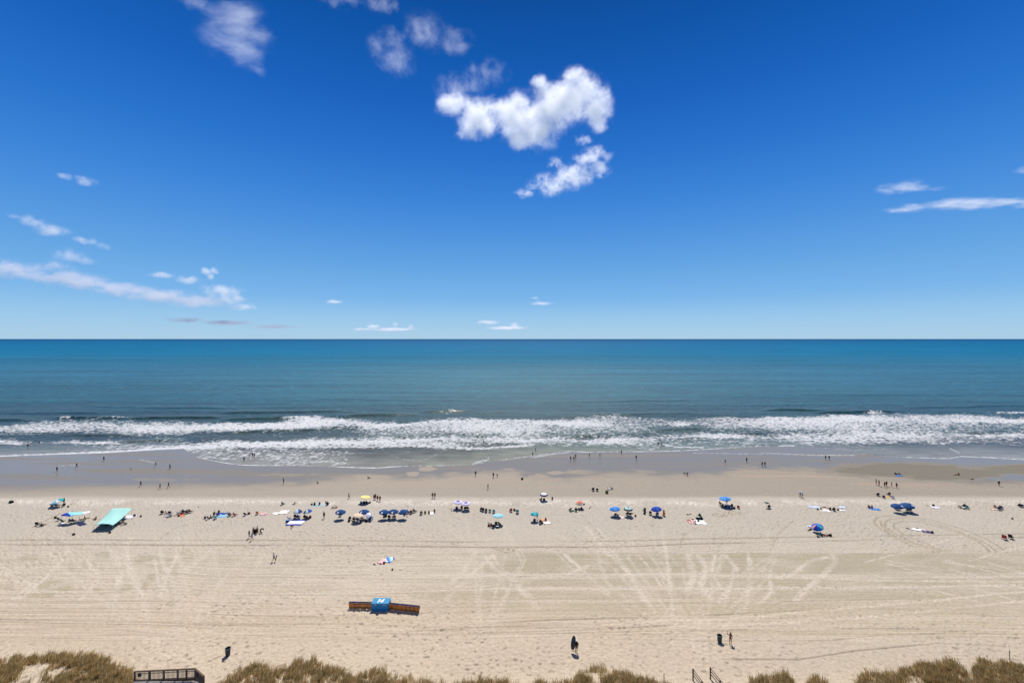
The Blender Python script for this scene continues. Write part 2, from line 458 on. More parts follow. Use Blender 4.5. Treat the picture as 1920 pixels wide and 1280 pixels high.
    z -= rut * 0.10
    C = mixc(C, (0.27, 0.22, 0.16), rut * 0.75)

    # ---- packed sand foot lines along the wet edge and drying streaks
    zz = z
    # wetness darkening lives in the material; colour of soaked sand
    C = mixc(C, (0.182, 0.161, 0.130), film * 0.9)
    tidal = smooth(0.52, 0.68, fbm(X * 0.015, Y * 0.16, 99, 4)) * wet
    film = film * (1 - 0.35 * tidal)
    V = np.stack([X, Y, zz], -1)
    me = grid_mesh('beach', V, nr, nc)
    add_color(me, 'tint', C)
    add_float(me, 'film', film)
    # foam lines left on the wet sand
    fl = np.zeros(len(X))
    for pts, w in (([(1000, 857), (1040, 850), (1065, 848)], .9), ([(111, 873), (147, 871)], .3), ([(262, 861), (290, 867)], .3), ([(1430, 849), (1530, 853), (1600, 853)], .7), ([(1300, 849), (1430, 851)], .4)):
        fl = np.maximum(fl, smooth(1.6, 0.3, trail(pts, w) + jit * .4))
    add_float(me, 'foam', fl * 0.6 * (0.3 + 0.7 * smooth(.4, .6, n2)))
    return me

def beach_material():
    m = bpy.data.materials.new('sand'); m.use_nodes = True
    n = NT(m.node_tree)
    geo = n.new('ShaderNodeNewGeometry')
    P = geo.outputs['Position']
    tint = n.new('ShaderNodeAttribute', attribute_name='tint')
    film = n.new('ShaderNodeAttribute', attribute_name='film')
    foam = n.new('ShaderNodeAttribute', attribute_name='foam')
    g1 = n.noise(P, 2.2, 3, 0.6)
    g2 = n.noise(P, 14.0, 2, 0.6)
    v = n.math('ADD', n.math('MULTIPLY', n.math('SUBTRACT', g1, 0.5), 0.60), n.math('MULTIPLY', n.math('SUBTRACT', g2, 0.5), 0.45))
    v = n.math('MULTIPLY', v, n.math('SUBTRACT', 1.0, n.math('MULTIPLY', film.outputs['Fac'], 0.8)))
    gain = n.math('ADD', v, 1.0)
    c = n.vmath('SCALE', tint.outputs['Color']); n.link(gain, c.node.inputs[3])
    c = n.mix(foam.outputs['Fac'], c, (0.62, 0.62, 0.6, 1))
    dry = n.math('SUBTRACT', 1.0, film.outputs['Fac'])
    bump = n.new('ShaderNodeBump', _Distance=0.05)
    n.link(n.math('MULTIPLY', dry, 0.55), bump.inputs['Strength'])
    n.link(n.math('ADD', g1, n.math('MULTIPLY', g2, 0.4)), bump.inputs['Height'])
    bs = n.new('ShaderNodeBsdfPrincipled')
    n.link(c, bs.inputs['Base Color'])
    n.link(bump.outputs[0], bs.inputs['Normal'])
    n.link(n.maprange(film.outputs['Fac'], 0.0, 1.0, 0.95, 0.16), bs.inputs['Roughness'])
    n.link(n.maprange(film.outputs['Fac'], 0.2, 1.0, 0.07, 0.085), bs.inputs['Specular IOR Level'])
    out = n.new('ShaderNodeOutputMaterial')
    n.link(bs.outputs[0], out.inputs[0])
    return m

beach_me = build_beach()
beach_me.materials.append(beach_material())
beach = link(bpy.data.objects.new('beach', beach_me))
tag(beach, kind='structure')

# coarse ground carrying on beside and behind the modelled beach
def sheet(name, x0, x1, y0, y1, z, mat):
    me = bpy.data.meshes.new(name)
    me.from_pydata([(x0, y0, z), (x1, y0, z), (x1, y1, z), (x0, y1, z)], [], [(0, 1, 2, 3)])
    me.materials.append(mat)
    return link(bpy.data.objects.new(name, me))
def simple_mat(name, col, rough=0.8, spec=0.3, var=0.12, scale=6.0, metal=0.0):
    m = bpy.data.materials.new(name); m.use_nodes = True
    n = NT(m.node_tree)
    tc = n.new('ShaderNodeTexCoord')
    ns = n.noise(tc.outputs['Object'], scale, 3, 0.6)
    f = n.maprange(ns, 0.25, 0.75, 1.0 - var, 1.0 + var)
    rgbn = n.new('ShaderNodeRGB'); rgbn.outputs[0].default_value = (col[0], col[1], col[2], 1)
    c = n.vmath('SCALE', rgbn.outputs[0]); n.link(f, c.node.inputs[3])
    bs = n.new('ShaderNodeBsdfPrincipled')
    n.link(c, bs.inputs['Base Color'])
    bs.inputs['Roughness'].default_value = rough
    bs.inputs['Specular IOR Level'].default_value = spec
    bs.inputs['Metallic'].default_value = metal
    out = n.new('ShaderNodeOutputMaterial')
    n.link(bs.outputs[0], out.inputs[0])
    return m
tag(sheet('ground', -900, 900, -500, 49, 0.6, simple_mat('dry_sand', (0.46, 0.385, 0.29), 0.95, 0.1, 0.1, 0.3)), kind='structure')
# ------------------------------------------------------------------ sea
FOAM_ROWS = list(range(770, 875, 5))
FOAM_COLS = {0: {795: 2, 800: 6, 805: 7, 810: 5, 815: 3, 820: 2, 825: 5, 830: 9, 835: 3, 840: 1},
 64: {790: 2, 795: 5, 800: 7, 805: 7, 810: 5, 815: 3, 820: 1, 825: 1, 830: 4, 835: 2},
 128: {785: 2, 790: 4, 795: 7, 800: 7, 805: 7, 810: 5, 815: 2, 820: 1, 825: 2, 830: 7, 835: 2, 840: 3, 845: 3, 850: 1},
 192: {785: 1, 790: 5, 795: 7, 800: 6, 805: 6, 810: 5, 815: 2, 820: 1, 825: 4, 830: 9, 835: 4, 840: 4, 845: 3},
 256: {790: 3, 795: 6, 800: 8, 805: 8, 810: 6, 815: 4, 820: 3, 825: 2, 830: 3, 835: 6, 840: 7, 845: 4},
 320: {790: 3, 795: 5, 800: 7, 805: 9, 810: 8, 815: 6, 820: 3, 825: 3, 830: 4, 835: 6, 840: 9, 845: 3},
 384: {790: 2, 795: 6, 800: 9, 805: 8, 810: 4, 815: 2, 820: 2, 825: 3, 830: 5, 835: 8, 840: 9, 845: 5, 850: 5, 855: 5, 860: 5},
 448: {795: 8, 800: 9, 805: 8, 810: 4, 815: 1, 820: 1, 825: 3, 830: 9, 835: 9, 840: 5, 845: 5, 850: 5, 855: 5, 860: 4},
 512: {795: 8, 800: 9, 805: 8, 810: 3, 815: 2, 820: 1, 825: 2, 830: 9, 835: 9, 840: 5, 845: 5, 850: 5, 855: 5, 860: 5, 865: 5, 870: 4},
 576: {780: 7, 785: 9, 790: 9, 795: 9, 800: 8, 805: 4, 810: 2, 815: 1, 820: 2, 825: 6, 830: 9, 835: 9, 840: 5, 845: 4, 850: 5, 855: 5, 860: 5, 865: 5, 870: 4},
 640: {785: 5, 790: 8, 795: 7, 800: 6, 805: 3, 810: 3, 815: 2, 820: 3, 825: 6, 830: 9, 835: 7, 840: 4, 845: 4, 850: 4, 855: 4, 860: 4, 865: 4},
 704: {790: 4, 795: 9, 800: 8, 805: 6, 810: 5, 815: 5, 820: 4, 825: 7, 830: 9, 835: 7, 840: 1, 845: 1, 850: 1},
 768: {790: 3, 795: 9, 800: 6, 805: 6, 810: 6, 815: 5, 820: 4, 825: 9, 830: 7, 835: 7, 840: 2, 845: 2, 850: 2, 855: 1},
 832: {785: 4, 790: 8, 795: 7, 800: 7, 805: 7, 810: 6, 815: 4, 820: 5, 825: 8, 830: 6, 835: 8, 840: 5},
 896: {785: 7, 790: 8, 795: 8, 800: 8, 805: 8, 810: 7, 815: 5, 820: 5, 825: 7, 830: 4, 835: 5, 840: 7},
 960: {790: 7, 795: 7, 800: 8, 805: 8, 810: 8, 815: 7, 820: 7, 825: 9, 830: 5, 835: 3, 840: 1},
 1024: {785: 3, 790: 7, 795: 9, 800: 6, 805: 6, 810: 6, 815: 5, 820: 5, 825: 8, 830: 5, 835: 3},
 1088: {780: 4, 785: 5, 790: 8, 795: 9, 800: 6, 805: 5, 810: 5, 815: 4, 820: 3, 825: 6, 830: 5, 835: 4},
 1152: {780: 4, 785: 6, 790: 6, 795: 6, 800: 6, 805: 6, 810: 5, 815: 4, 820: 5, 825: 9, 830: 8, 835: 4, 840: 2},
 1216: {780: 2, 785: 5, 790: 5, 795: 5, 800: 5, 805: 5, 810: 4, 815: 3, 820: 5, 825: 7, 830: 6, 835: 5, 840: 4, 845: 2},
 1280: {785: 2, 790: 4, 795: 7, 800: 2, 805: 2, 810: 2, 815: 5, 820: 7, 825: 3, 830: 4, 835: 4, 840: 3},
 1344: {785: 6, 790: 6, 795: 6, 800: 6, 805: 5, 810: 4, 815: 8, 820: 7, 825: 4, 830: 5, 835: 3, 840: 1},
 1408: {785: 7, 790: 8, 795: 7, 800: 6, 805: 4, 810: 3, 815: 3, 820: 6, 825: 5, 830: 5, 835: 3},
 1472: {785: 8, 790: 8, 795: 7, 800: 7, 805: 6, 810: 4, 815: 5, 820: 7, 825: 4, 830: 3, 835: 4},
 1536: {780: 6, 785: 8, 790: 8, 795: 8, 800: 7, 805: 6, 810: 5, 815: 6, 820: 7, 825: 7, 830: 6, 835: 3, 840: 3, 845: 3},
 1600: {780: 8, 785: 9, 790: 8, 795: 7, 800: 7, 805: 7, 810: 7, 815: 7, 820: 8, 825: 7, 830: 7, 835: 3, 840: 3, 845: 3},
 1664: {775: 3, 780: 6, 785: 8, 790: 7, 795: 6, 800: 6, 805: 6, 810: 6, 815: 8, 820: 7, 825: 6, 830: 6, 835: 2, 840: 2, 845: 2},
 1728: {775: 4, 780: 6, 785: 7, 790: 6, 795: 6, 800: 6, 805: 6, 810: 6, 815: 7, 820: 7, 825: 6, 830: 5, 835: 1, 840: 1},
 1792: {775: 2, 780: 7, 785: 8, 790: 8, 795: 6, 800: 5, 805: 5, 810: 4, 815: 7, 820: 5, 825: 5, 830: 5, 835: 2, 845: 2},
 1856: {775: 2, 780: 3, 785: 7, 790: 8, 795: 5, 800: 5, 805: 5, 810: 3, 815: 8, 820: 6, 825: 5, 830: 5, 835: 2},
 1920: {770: 2, 775: 5, 780: 1, 785: 4, 790: 9, 795: 5, 800: 5, 805: 4, 810: 5, 815: 8, 820: 5, 825: 4, 830: 4, 835: 3}}

def build_sea():
    u_in = np.linspace(-1.32, 1.32, 1301)
    ext = np.array([1.4, 1.55, 1.8, 2.3, 3.2, 6.0])
    us = np.concatenate([-ext[::-1], u_in, ext])
    ye = edge_y(us)
    rows_n = 190
    t = np.linspace(0, 1, rows_n)
    Yn = 1 / ((1 - t)[:, None] / ye[None, :] + t[:, None] / 345.0)
    far = np.array([352, 362, 376, 395, 420, 455, 500, 560, 640, 760, 950, 1300, 2000, 3500, 7000, 15000, 40000, 120000.0])
    Y = np.concatenate([Yn, np.repeat(far[:, None], len(us), 1)], 0)
    X = Y * us[None, :]
    nr, nc = Y.shape
    X = X.ravel(); Y = Y.ravel()
    px, py = to_px(X, Y, 0.0)
    dedge = Y - np.tile(ye, nr)

    # foam amount by interpolating the traced table
    cols = sorted(FOAM_COLS)
    tab = np.array([[FOAM_COLS[c].get(r, 0) for c in cols] for r in FOAM_ROWS]) / 9.0
    wx = (fbm(X * 0.06, Y * 0.05, 201, 3) - 0.5) * 70
    wy = (fbm(X * 0.05, Y * 0.03, 202, 4) - 0.5) * 9 + (fbm(X * 0.35, Y * 0.2, 203, 3) - 0.5) * 5
    fx = np.clip((px + wx) / 64.0, 0, 29.999); fy = np.clip((py + wy - 770) / 5.0, 0, len(FOAM_ROWS) - 1.001)
    i = np.floor(fx).astype(int); j = np.floor(fy).astype(int); fx -= i; fy -= j
    fo = (tab[j, i] * (1 - fx) + tab[j, i + 1] * fx) * (1 - fy) + (tab[j + 1, i] * (1 - fx) + tab[j + 1, i + 1] * fx) * fy
    fo *= (py > 768) & (py < 872)

    # swells and breakers as ridges
    z = np.zeros(len(X)); dark = np.zeros(len(X))
    def ridge(pts, h, w, fade=30, jag=1.0):
        p = np.array(pts, float)
        row = np.interp(px, p[:, 0], p[:, 1]) + (fbm(X * 0.03, X * 0.0 + 3.3, 210 + len(pts), 3) - 0.5) * 3 * jag
        d = (row - py) * Y * Y / (FPX * CAM_Z)              # metres seaward of the crest
        e = smooth(p[0, 0] - fade, p[0, 0] + fade, px) * smooth(p[-1, 0] + fade, p[-1, 0] - fade, px)
        return h * e * np.where(d < 0, np.exp(-(d / (w * 0.55)) ** 2), np.exp(-(d / (w * 1.6)) ** 2))
    RD = [([(-200, 789), (60, 788)], .9, 4), ([(105, 784), (240, 785)], 1.0, 3.6), ([(240, 786), (410, 783)], .9, 3.6), ([(425, 787), (560, 784)], 1.0, 3.6), ([(420, 775), (650, 772)], .8, 4.5),
          ([(640, 781), (770, 778)], .8, 4), ([(800, 773), (875, 771)], 1.1, 3.4), ([(890, 775), (960, 774)], .4, 4), ([(1320, 785), (1420, 788)], .6, 3), ([(1440, 770), (1545, 770)], 1.0, 4), ([(1540, 774), (1670, 772)], 1.1, 4),
          ([(590, 803), (700, 801)], .5, 3), ([(420, 812), (600, 806)], .5, 3), ([(120, 817), (240, 817)], .5, 3), ([(220, 830), (330, 825)], .5, 2.5), ([(855, 824), (900, 824)], .45, 2), ([(1060, 820), (1130, 818)], .5, 2.5),
          ([(1240, 806), (1330, 804)], .4, 3), ([(1285, 822), (1315, 822)], .5, 2), ([(1380, 814), (1430, 813)], .45, 2.5), ([(1780, 814), (1860, 812)], .5, 2.5), ([(640, 824), (780, 820)], .4, 2), ([(0, 775), (180, 773)], .4, 5),
          ([(1100, 778), (1300, 774)], .35, 5), ([(1700, 765), (1920, 760)], .45, 5), ([(150, 762), (420, 765)], .4, 6), ([(1000, 755), (1300, 750)], .35, 6), ([(600, 748), (900, 752)], .35, 6), ([(1350, 740), (1800, 738)], .35, 7), ([(0, 740), (500, 738)], .35, 7)]
    for pts, h, w in RD:
        r = ridge(pts, h * 1.15, w * .85)
        z = np.maximum(z, r)
    swell = (fbm(X * 0.012, Y * 0.075, 221, 3) - 0.5) * 0.55 * smooth(200, 260, Y) * smooth(345, 300, Y)
    chop = (fbm(X * 0.25, Y * 0.45, 222, 4) - 0.5) * 0.35 * smooth(6, 40, dedge) * smooth(345, 310, Y)
    z += np.where(Y < 345, swell + chop, 0)
    lace = fbm(X * 0.30, Y * 0.30, 231, 4, 0.6)
    lace2 = fbm(X * 0.7 + Y * 0.1, Y * 0.5, 232, 3)
    # whitecap crests
    wc = 0
    for cx, cy, rx, ry in ((122, 784, 12, 1.5), (846, 770, 9, 2.0), (838, 775, 3, 2), (1640, 774, 18, 1.6), (1905, 773, 40, 1.3), (215, 784, 30, 1.2), (1275, 796, 20, 4), (1335, 819, 35, 3.5), (1385, 818, 22, 3)):
        wc = np.maximum(wc, smooth(1.2, .3, np.hypot((px - cx) / rx, (py - cy) / ry) + (lace2 - .5) * 2.4 + (lace - .5) * 1.5) * .9)
    f = smooth(0.0, 0.95, fo * 0.93 + ((lace - 0.5) * 0.9 + (lace2 - 0.5) * 0.5) * (1.1 - .55 * fo) - 0.10) * smooth(0.02, 0.2, fo)
    f = np.maximum(f, smooth(0.76, 0.96, fo + (lace2 - .5) * .34 + (lace - .5) * .2) * 1.05)
    f = np.maximum(f, wc)
    # foam margin at the very edge of the swash and older swash lines behind it
    ragged = (fbm(X * 0.5, Y * 0.5, 233, 3) - 0.5)
    lip = smooth(1.5, 0.2, dedge + ragged * 1.6) * (0.35 + 0.65 * smooth(0.3, 0.6, fbm(X * 0.03, Y * 0.03, 234, 2)))
    f = np.maximum(f, lip * 0.95)
    def line(pts, w, k=1.0):
        p = np.array(pts, float)
        row = np.interp(px, p[:, 0], p[:, 1])
        d = np.abs(row - py) * Y * Y / (FPX * CAM_Z)
        return k * smooth(1.5, .3, d / w + ragged * 1.2) * (px > p[0, 0]) * (px < p[-1, 0])
    for pts, w, k in (([(716, 838), (718, 845), (735, 855), (760, 862), (785, 865)], 1.3, .26), ([(785, 865), (805, 858), (820, 851), (830, 847)], 1.3, .24), ([(620, 875), (632, 868), (650, 868), (655, 873)], 1.6, .5), ([(885, 871), (900, 865), (918, 860)], 2.2, .5),
                      ([(353, 842), (357, 855), (380, 861)], 1.2, .5), ([(1240, 832), (1270, 838), (1320, 839)], 1.2, .8), ([(1780, 840), (1800, 850)], 1.2, .6), ([(1460, 836), (1490, 835)], 1.3, .9),
                      ([(0, 856), (120, 851), (160, 849), (230, 846), (330, 840)], 2.2, .9), ([(330, 843), (420, 838), (560, 838), (640, 838), (700, 838), (760, 836), (900, 841), (1000, 835)], 2.0, .8)):
        f = np.maximum(f, line(pts, w, k))
    sheetm = smooth(30, 10, dedge)
    f = np.where(Y > 345, 0, f)
    z += f * (0.22 + 0.95 * (lace2 - 0.5)) * smooth(2, 14, dedge)
    # the swash runs up the sand as a thin film
    base = np.where(dedge < 60, prof(X, np.minimum(Y, 196)) + 0.02, 0)
    z = np.where(dedge < 26, np.maximum(z * smooth(0, 16, dedge), np.maximum(base, 0.02)), z)
    z = np.where(dedge < 0.3, np.maximum(base, 0.01), z)

    # water colour by depth and distance
    rows = np.array([0, 636, 640, 648, 662, 672, 700, 730, 755, 775, 800, 830, 845, 880])
    cols_ = np.array([(6, 88, 140), (6, 88, 140), (10, 104, 153), (14, 116, 163), (22, 120, 162), (46, 118, 154), (48, 119, 148), (42, 115, 136), (42, 107, 120), (52, 91, 97), (64, 97, 93), (98, 108, 103), (128, 128, 121), (140, 136, 128)], float)
    lc = np.where(cols_ / 255 <= 0.04045, cols_ / 255 / 12.92, ((cols_ / 255 + 0.055) / 1.055) ** 2.4)
    py2 = py + (fbm(X * 0.004, Y * 0.004, 241, 3) - 0.5) * 26 * smooth(690, 730, py)
    C = np.stack([np.interp(py2, rows, lc[:, k]) for k in range(3)], -1)
    green = np.exp(-((px - 930) / 420.0) ** 2) * smooth(640, 720, py)
    C = C * (1 + green[:, None] * np.array([0.10, 0.12, -0.06])[None, :])
    patch = (fbm(X * 0.02, Y * 0.03, 242, 4) - 0.5)
    C *= (1 + patch * 0.5 * smooth(700, 345, Y))[:, None] * (1 + 0.16 * smooth(672, 705, py) * smooth(850, 800, py))[:, None]
    me = grid_mesh('sea', np.stack([X, Y, z], -1), nr, nc)
    add_color(me, 'tint', C)
    add_float(me, 'foam', f)
    add_float(me, 'shallow', smooth(40, 4, dedge))
    return me

def sea_material():
    m = bpy.data.materials.new('sea_water'); m.use_nodes = True
    n = NT(m.node_tree)
    geo = n.new('ShaderNodeNewGeometry')
    P = geo.outputs['Position']
    sepP = n.new('ShaderNodeSeparateXYZ'); n.link(P, sepP.inputs[0])
    tint = n.new('ShaderNodeAttribute', attribute_name='tint')
    foam = n.new('ShaderNodeAttribute', attribute_name='foam')
    shal = n.new('ShaderNodeAttribute', attribute_name='shallow')
    mp = n.new('ShaderNodeMapping'); n.link(P, mp.inputs[0]); mp.inputs['Scale'].default_value = (0.35, 1.0, 1.0)
    mp2 = n.new('ShaderNodeMapping'); n.link(P, mp2.inputs[0]); mp2.inputs['Scale'].default_value = (0.12, 1.0, 1.0); mp2.inputs['Rotation'].default_value = (0, 0, 0.06)
    w1 = n.noise(mp.outputs[0], 0.30, 4, 0.55)
    w2 = n.noise(mp2.outputs[0], 0.035, 3, 0.5)
    w3 = n.noise(mp2.outputs[0], 0.0075, 3, 0.55)
    h = n.math('ADD', n.math('MULTIPLY', w1, 0.55), n.math('MULTIPLY', w2, 3.5))
    bump = n.new('ShaderNodeBump', _Distance=1.0)
    n.link(n.maprange(shal.outputs['Fac'], 0, 1, 0.5, 0.04), bump.inputs['Strength'])
    n.link(h, bump.inputs['Height'])
    # body colour with streaks of slick and ruffled water
    var = n.math('ADD', n.maprange(w3, 0.3, 0.7, -0.06, 0.06), n.maprange(w2, 0.3, 0.7, -0.08, 0.08))
    var = n.math('ADD', var, n.maprange(w1, 0.3, 0.7, -0.16, 0.16))
    body = n.vmath('SCALE', tint.outputs['Color']); n.link(n.math('ADD', var, n.math('MAXIMUM', n.maprange(sepP.outputs[1], 250, 900, 0.36, 0.64), n.math('MULTIPLY', shal.outputs['Fac'], 0.85))), body.node.inputs[3])
    dif = n.new('ShaderNodeBsdfDiffuse'); n.link(body, dif.inputs[0]); n.link(bump.outputs[0], dif.inputs['Normal'])
    gl = n.new('ShaderNodeBsdfGlossy'); n.link(bump.outputs[0], gl.inputs['Normal'])
    n.link(n.maprange(shal.outputs['Fac'], 0, 1, 0.26, 0.12), gl.inputs['Roughness'])
    fr = n.new('ShaderNodeFresnel', _IOR=1.33); n.link(bump.outputs[0], fr.inputs['Normal'])
    k = n.math('MINIMUM', n.math('MULTIPLY', fr.outputs[0], 0.6), n.math('MAXIMUM', n.maprange(sepP.outputs[1], 250, 900, 0.26, 0.05), n.maprange(shal.outputs['Fac'], 0, 1, 0.0, 0.2)))
    wsh = n.new('ShaderNodeMixShader'); n.link(k, wsh.inputs[0]); n.link(dif.outputs[0], wsh.inputs[1]); n.link(gl.outputs[0], wsh.inputs[2])
    # foam: lacy threshold over the traced amount
    ns = n.noise(P, 0.9, 4, 0.65, 0.6)
    vo = n.new('ShaderNodeTexVoronoi', feature='DISTANCE_TO_EDGE'); vo.inputs['Scale'].default_value = 0.45
    wv = n.vmath('ADD', P, n.vmath('SCALE', n.new('ShaderNodeTexNoise', _Scale=0.3).outputs['Color'])); wv.node.inputs[1].links[0].from_node.inputs[3].default_value = 4.0
    n.link(wv, vo.inputs['Vector'])
    lace = n.maprange(vo.outputs['Distance'], 0.0, 0.35, 0.28, -0.22)
    fm = n.math('ADD', foam.outputs['Fac'], n.math('ADD', n.maprange(ns, 0.25, 0.75, -0.36, 0.36), lace))
    fm = n.maprange(fm, 0.28, 1.12, 0, 1, True)
    fm = n.math('MULTIPLY', fm, n.maprange(foam.outputs['Fac'], 0.03, 0.2, 0, 1))
    # sparse tiny whitecaps out at sea
    cap = n.noise(mp.outputs[0], 0.16, 2, 0.5)
    capm = n.math('MULTIPLY', n.maprange(cap, 0.765, 0.80, 0, 0.5), n.maprange(foam.outputs['Fac'], 0.0, 0.05, 1, 0))
    fm = n.math('MAXIMUM', fm, n.math('MULTIPLY', capm, n.maprange(shal.outputs['Fac'], 0, .2, 1, 0)))
    fb = n.new('ShaderNodeBump', _Distance=0.25, _Strength=0.7); n.link(ns, fb.inputs['Height'])
    fd = n.new('ShaderNodeBsdfDiffuse'); fd.inputs[0].default_value = (0.52, 0.53, 0.545, 1); n.link(fb.outputs[0], fd.inputs['Normal'])
    ms = n.new('ShaderNodeMixShader'); n.link(fm, ms.inputs[0]); n.link(wsh.outputs[0], ms.inputs[1]); n.link(fd.outputs[0], ms.inputs[2])
    out = n.new('ShaderNodeOutputMaterial')
    n.link(ms.outputs[0], out.inputs[0])
    return m

sea_me = build_sea()
sea_me.materials.append(sea_material())
tag(link(bpy.data.objects.new('sea', sea_me)), kind='structure')

# ------------------------------------------------------------------ clouds: volumes at their real height and distance
def cloud(label, blobs, dens=0.010, D=None, wisp=1.0, feat=26.0, stretch=(1, 1, 1), g=0.35, col=(1, 1, 1), rot=0.0, group='fair weather clouds over the sea'):
    cx = sum(b[0] for b in blobs) / len(blobs); cyy = sum(b[1] for b in blobs) / len(blobs)
    if D is None:
        D = min(9000.0 * FPX / max(HOR - cyy, 60), 30000.0)
    k = D / FPX                                            # metres per pixel at that distance
    dens *= 2.0 * min(1250.0 * FPX / max(HOR - cyy, 60), 13000.0) / D
    bm = bmesh.new()
    loc = []
    for x, y, rx, ry in blobs:
        c = Vector((x - cx, random.uniform(-.25, .25) * rx, cyy - y)); rd = (rx * 0.75 + ry * 0.25)
        loc.append((c, (rx, rd, ry)))
        bmesh.ops.create_icosphere(bm, subdivisions=2, radius=1.0, matrix=Matrix.Translation(c) @ Matrix.Diagonal((rx * 1.28, rd * 1.28, ry * 1.28, 1)))
    me = bpy.data.meshes.new('cloud'); bm.to_mesh(me); bm.free()
    o = bpy.data.objects.new('cloud', me); link(o)
    if len(blobs) > 1:
        md = o.modifiers.new('m', 'REMESH'); md.mode = 'VOXEL'
        md.voxel_size = max(min(min(b[2], b[3]) for b in blobs) * 0.38, 1.2)
        dg = bpy.context.evaluated_depsgraph_get()
        me2 = bpy.data.meshes.new_from_object(o.evaluated_get(dg)); o.modifiers.clear(); o.data = me2; me2.name = 'cloud'
    o.location = ((cx - 960) * k, D, CAM_Z + (HOR - cyy) * k)
    o.scale = (k, k, k)
    m = bpy.data.materials.new('cloud_vapour'); m.use_nodes = True
    n = NT(m.node_tree)
    tc = n.new('ShaderNodeTexCoord'); P = tc.outputs['Object']
    warp = n.new('ShaderNodeTexNoise', _Scale=1.0 / (feat * 1.6), _Detail=2.0); n.link(P, warp.inputs['Vector'])
    wofs = n.vmath('SCALE', n.vmath('SUBTRACT', warp.outputs['Color'], (0.5, 0.5, 0.5))); wofs.node.inputs[3].default_value = feat * 0.5
    PW = n.vmath('ADD', P, wofs)
    d = None
    for c, r in loc:
        l = n.vmath('LENGTH', n.vmath('MULTIPLY', n.vmath('SUBTRACT', PW, tuple(c)), tuple(1 / v for v in r)), out=1)
        if d is None: d = l
        else:
            nd = n.n.new('ShaderNodeMath'); nd.operation = 'SMOOTH_MIN'
            n.link(d, nd.inputs[0]); n.link(l, nd.inputs[1]); nd.inputs[2].default_value = 0.25
            d = nd.outputs[0]
    mp = n.new('ShaderNodeMapping'); n.link(P, mp.inputs[0]); mp.inputs['Scale'].default_value = stretch; mp.inputs['Rotation'].default_value = (0, rot, 0)
    mp.inputs['Location'].default_value = (random.uniform(0, 900), 0, random.uniform(0, 900))
    f1 = n.noise(mp.outputs[0], 1.0 / feat, 6, 0.58)
    f2 = n.noise(mp.outputs[0], 4.5 / feat, 4, 0.6)
    field = n.math('ADD', n.math('ADD', n.math('SUBTRACT', 1.0, d), n.math('MULTIPLY', n.math('SUBTRACT', f2, 0.5), 1.1 * wisp)), n.math('MULTIPLY', n.math('SUBTRACT', f1, 0.53), 2.9 * wisp))
    den = n.math('POWER', n.maprange(field, -0.12, 0.85, 0.0, 1.0), 1.7)
    den = n.math('MULTIPLY', den, n.maprange(d, 0.6, 1.22, 1, 0, True))
    den = n.math('MULTIPLY', den, dens)
    pv = n.new('ShaderNodeVolumePrincipled', _Anisotropy=g)
    pv.inputs['Color'].default_value = (col[0], col[1], col[2], 1)
    n.link(den, pv.inputs['Density'])
    out = n.new('ShaderNodeOutputMaterial'); n.link(pv.outputs[0], out.inputs['Volume'])
    o.data.materials.clear(); o.data.materials.append(m)
    tag(o, label, 'cloud', group)
    return o

cloud('largest bright white cumulus cloud high above the middle of the sea', [(850, 198, 38, 24), (900, 225, 50, 36), (960, 215, 55, 42), (1010, 240, 50, 44), (1040, 195, 55, 48), (1085, 185, 55, 46), (1120, 205, 32, 42), (1012, 152, 20, 16), (1075, 150, 30, 20), (880, 245, 30, 22), (985, 262, 42, 24), (1125, 235, 18, 18)], 0.0115, wisp=1.05, feat=30)
cloud('ragged white cloud hanging just under the largest cumulus', [(985, 364, 24, 9), (1030, 348, 42, 22), (1075, 330, 45, 22), (1110, 290, 40, 16), (1090, 263, 22, 11), (1120, 320, 26, 16), (1045, 305, 22, 12)], 0.0060, wisp=1.6, feat=22)
cloud('thin fan shaped wisp of cloud in the upper sky, narrowing downwards', [(452, 50, 66, 42), (432, 80, 52, 34), (464, 102, 36, 30), (486, 130, 16, 18)], 0.0016, wisp=1.2, feat=30, rot=0.7, stretch=(.6, 1, 1.3))
cloud('faint hook shaped cloud between the fan shaped wisp and the largest cumulus', [(742, 112, 42, 30), (735, 72, 34, 22), (800, 64, 54, 26), (850, 78, 42, 22), (710, 90, 26, 24)], 0.0014, wisp=1.3, feat=26)
cloud('faint veil of cloud touching the upper left of the largest cumulus', [(848, 158, 40, 22), (915, 136, 44, 20), (878, 160, 40, 18)], 0.0011, wisp=1.6, feat=20)
cloud('small wisp of cloud cut by the top edge above the fan shaped wisp', [(362, 2, 36, 12)], 0.0020, wisp=1.5, feat=20)
cloud('long wisp of cloud along the top edge above the hook shaped cloud', [(640, -6, 50, 10), (715, 3, 40, 14)], 0.0021, wisp=1.5, feat=20)
cloud('short row of puffy cloudlets above the long low cloud bank', [(55, 416, 24, 14), (100, 433, 34, 12), (155, 450, 22, 9), (30, 405, 14, 6)], 0.0028, wisp=1.35, feat=16)
cloud('pair of tiny cloudlets alone above the puffy row', [(166, 342, 20, 10), (121, 331, 14, 7), (152, 334, 10, 6)], 0.0042, wisp=1.0, feat=13)
cloud('long low bank of grey white cloud sloping down towards the sea', [(20, 505, 55, 20), (95, 512, 45, 26), (150, 528, 60, 18), (215, 540, 60, 15), (290, 552, 70, 15), (370, 566, 70, 12)], 0.0013, wisp=1.35, feat=20, stretch=(.6, 1, 1.2), col=(.93, .92, .95))
cloud('broken cloud trailing off the end of the low bank', [(410, 545, 40, 16), (436, 562, 28, 14), (350, 524, 30, 9), (310, 517, 30, 7), (455, 575, 30, 8)], 0.0014, wisp=1.4, feat=17)
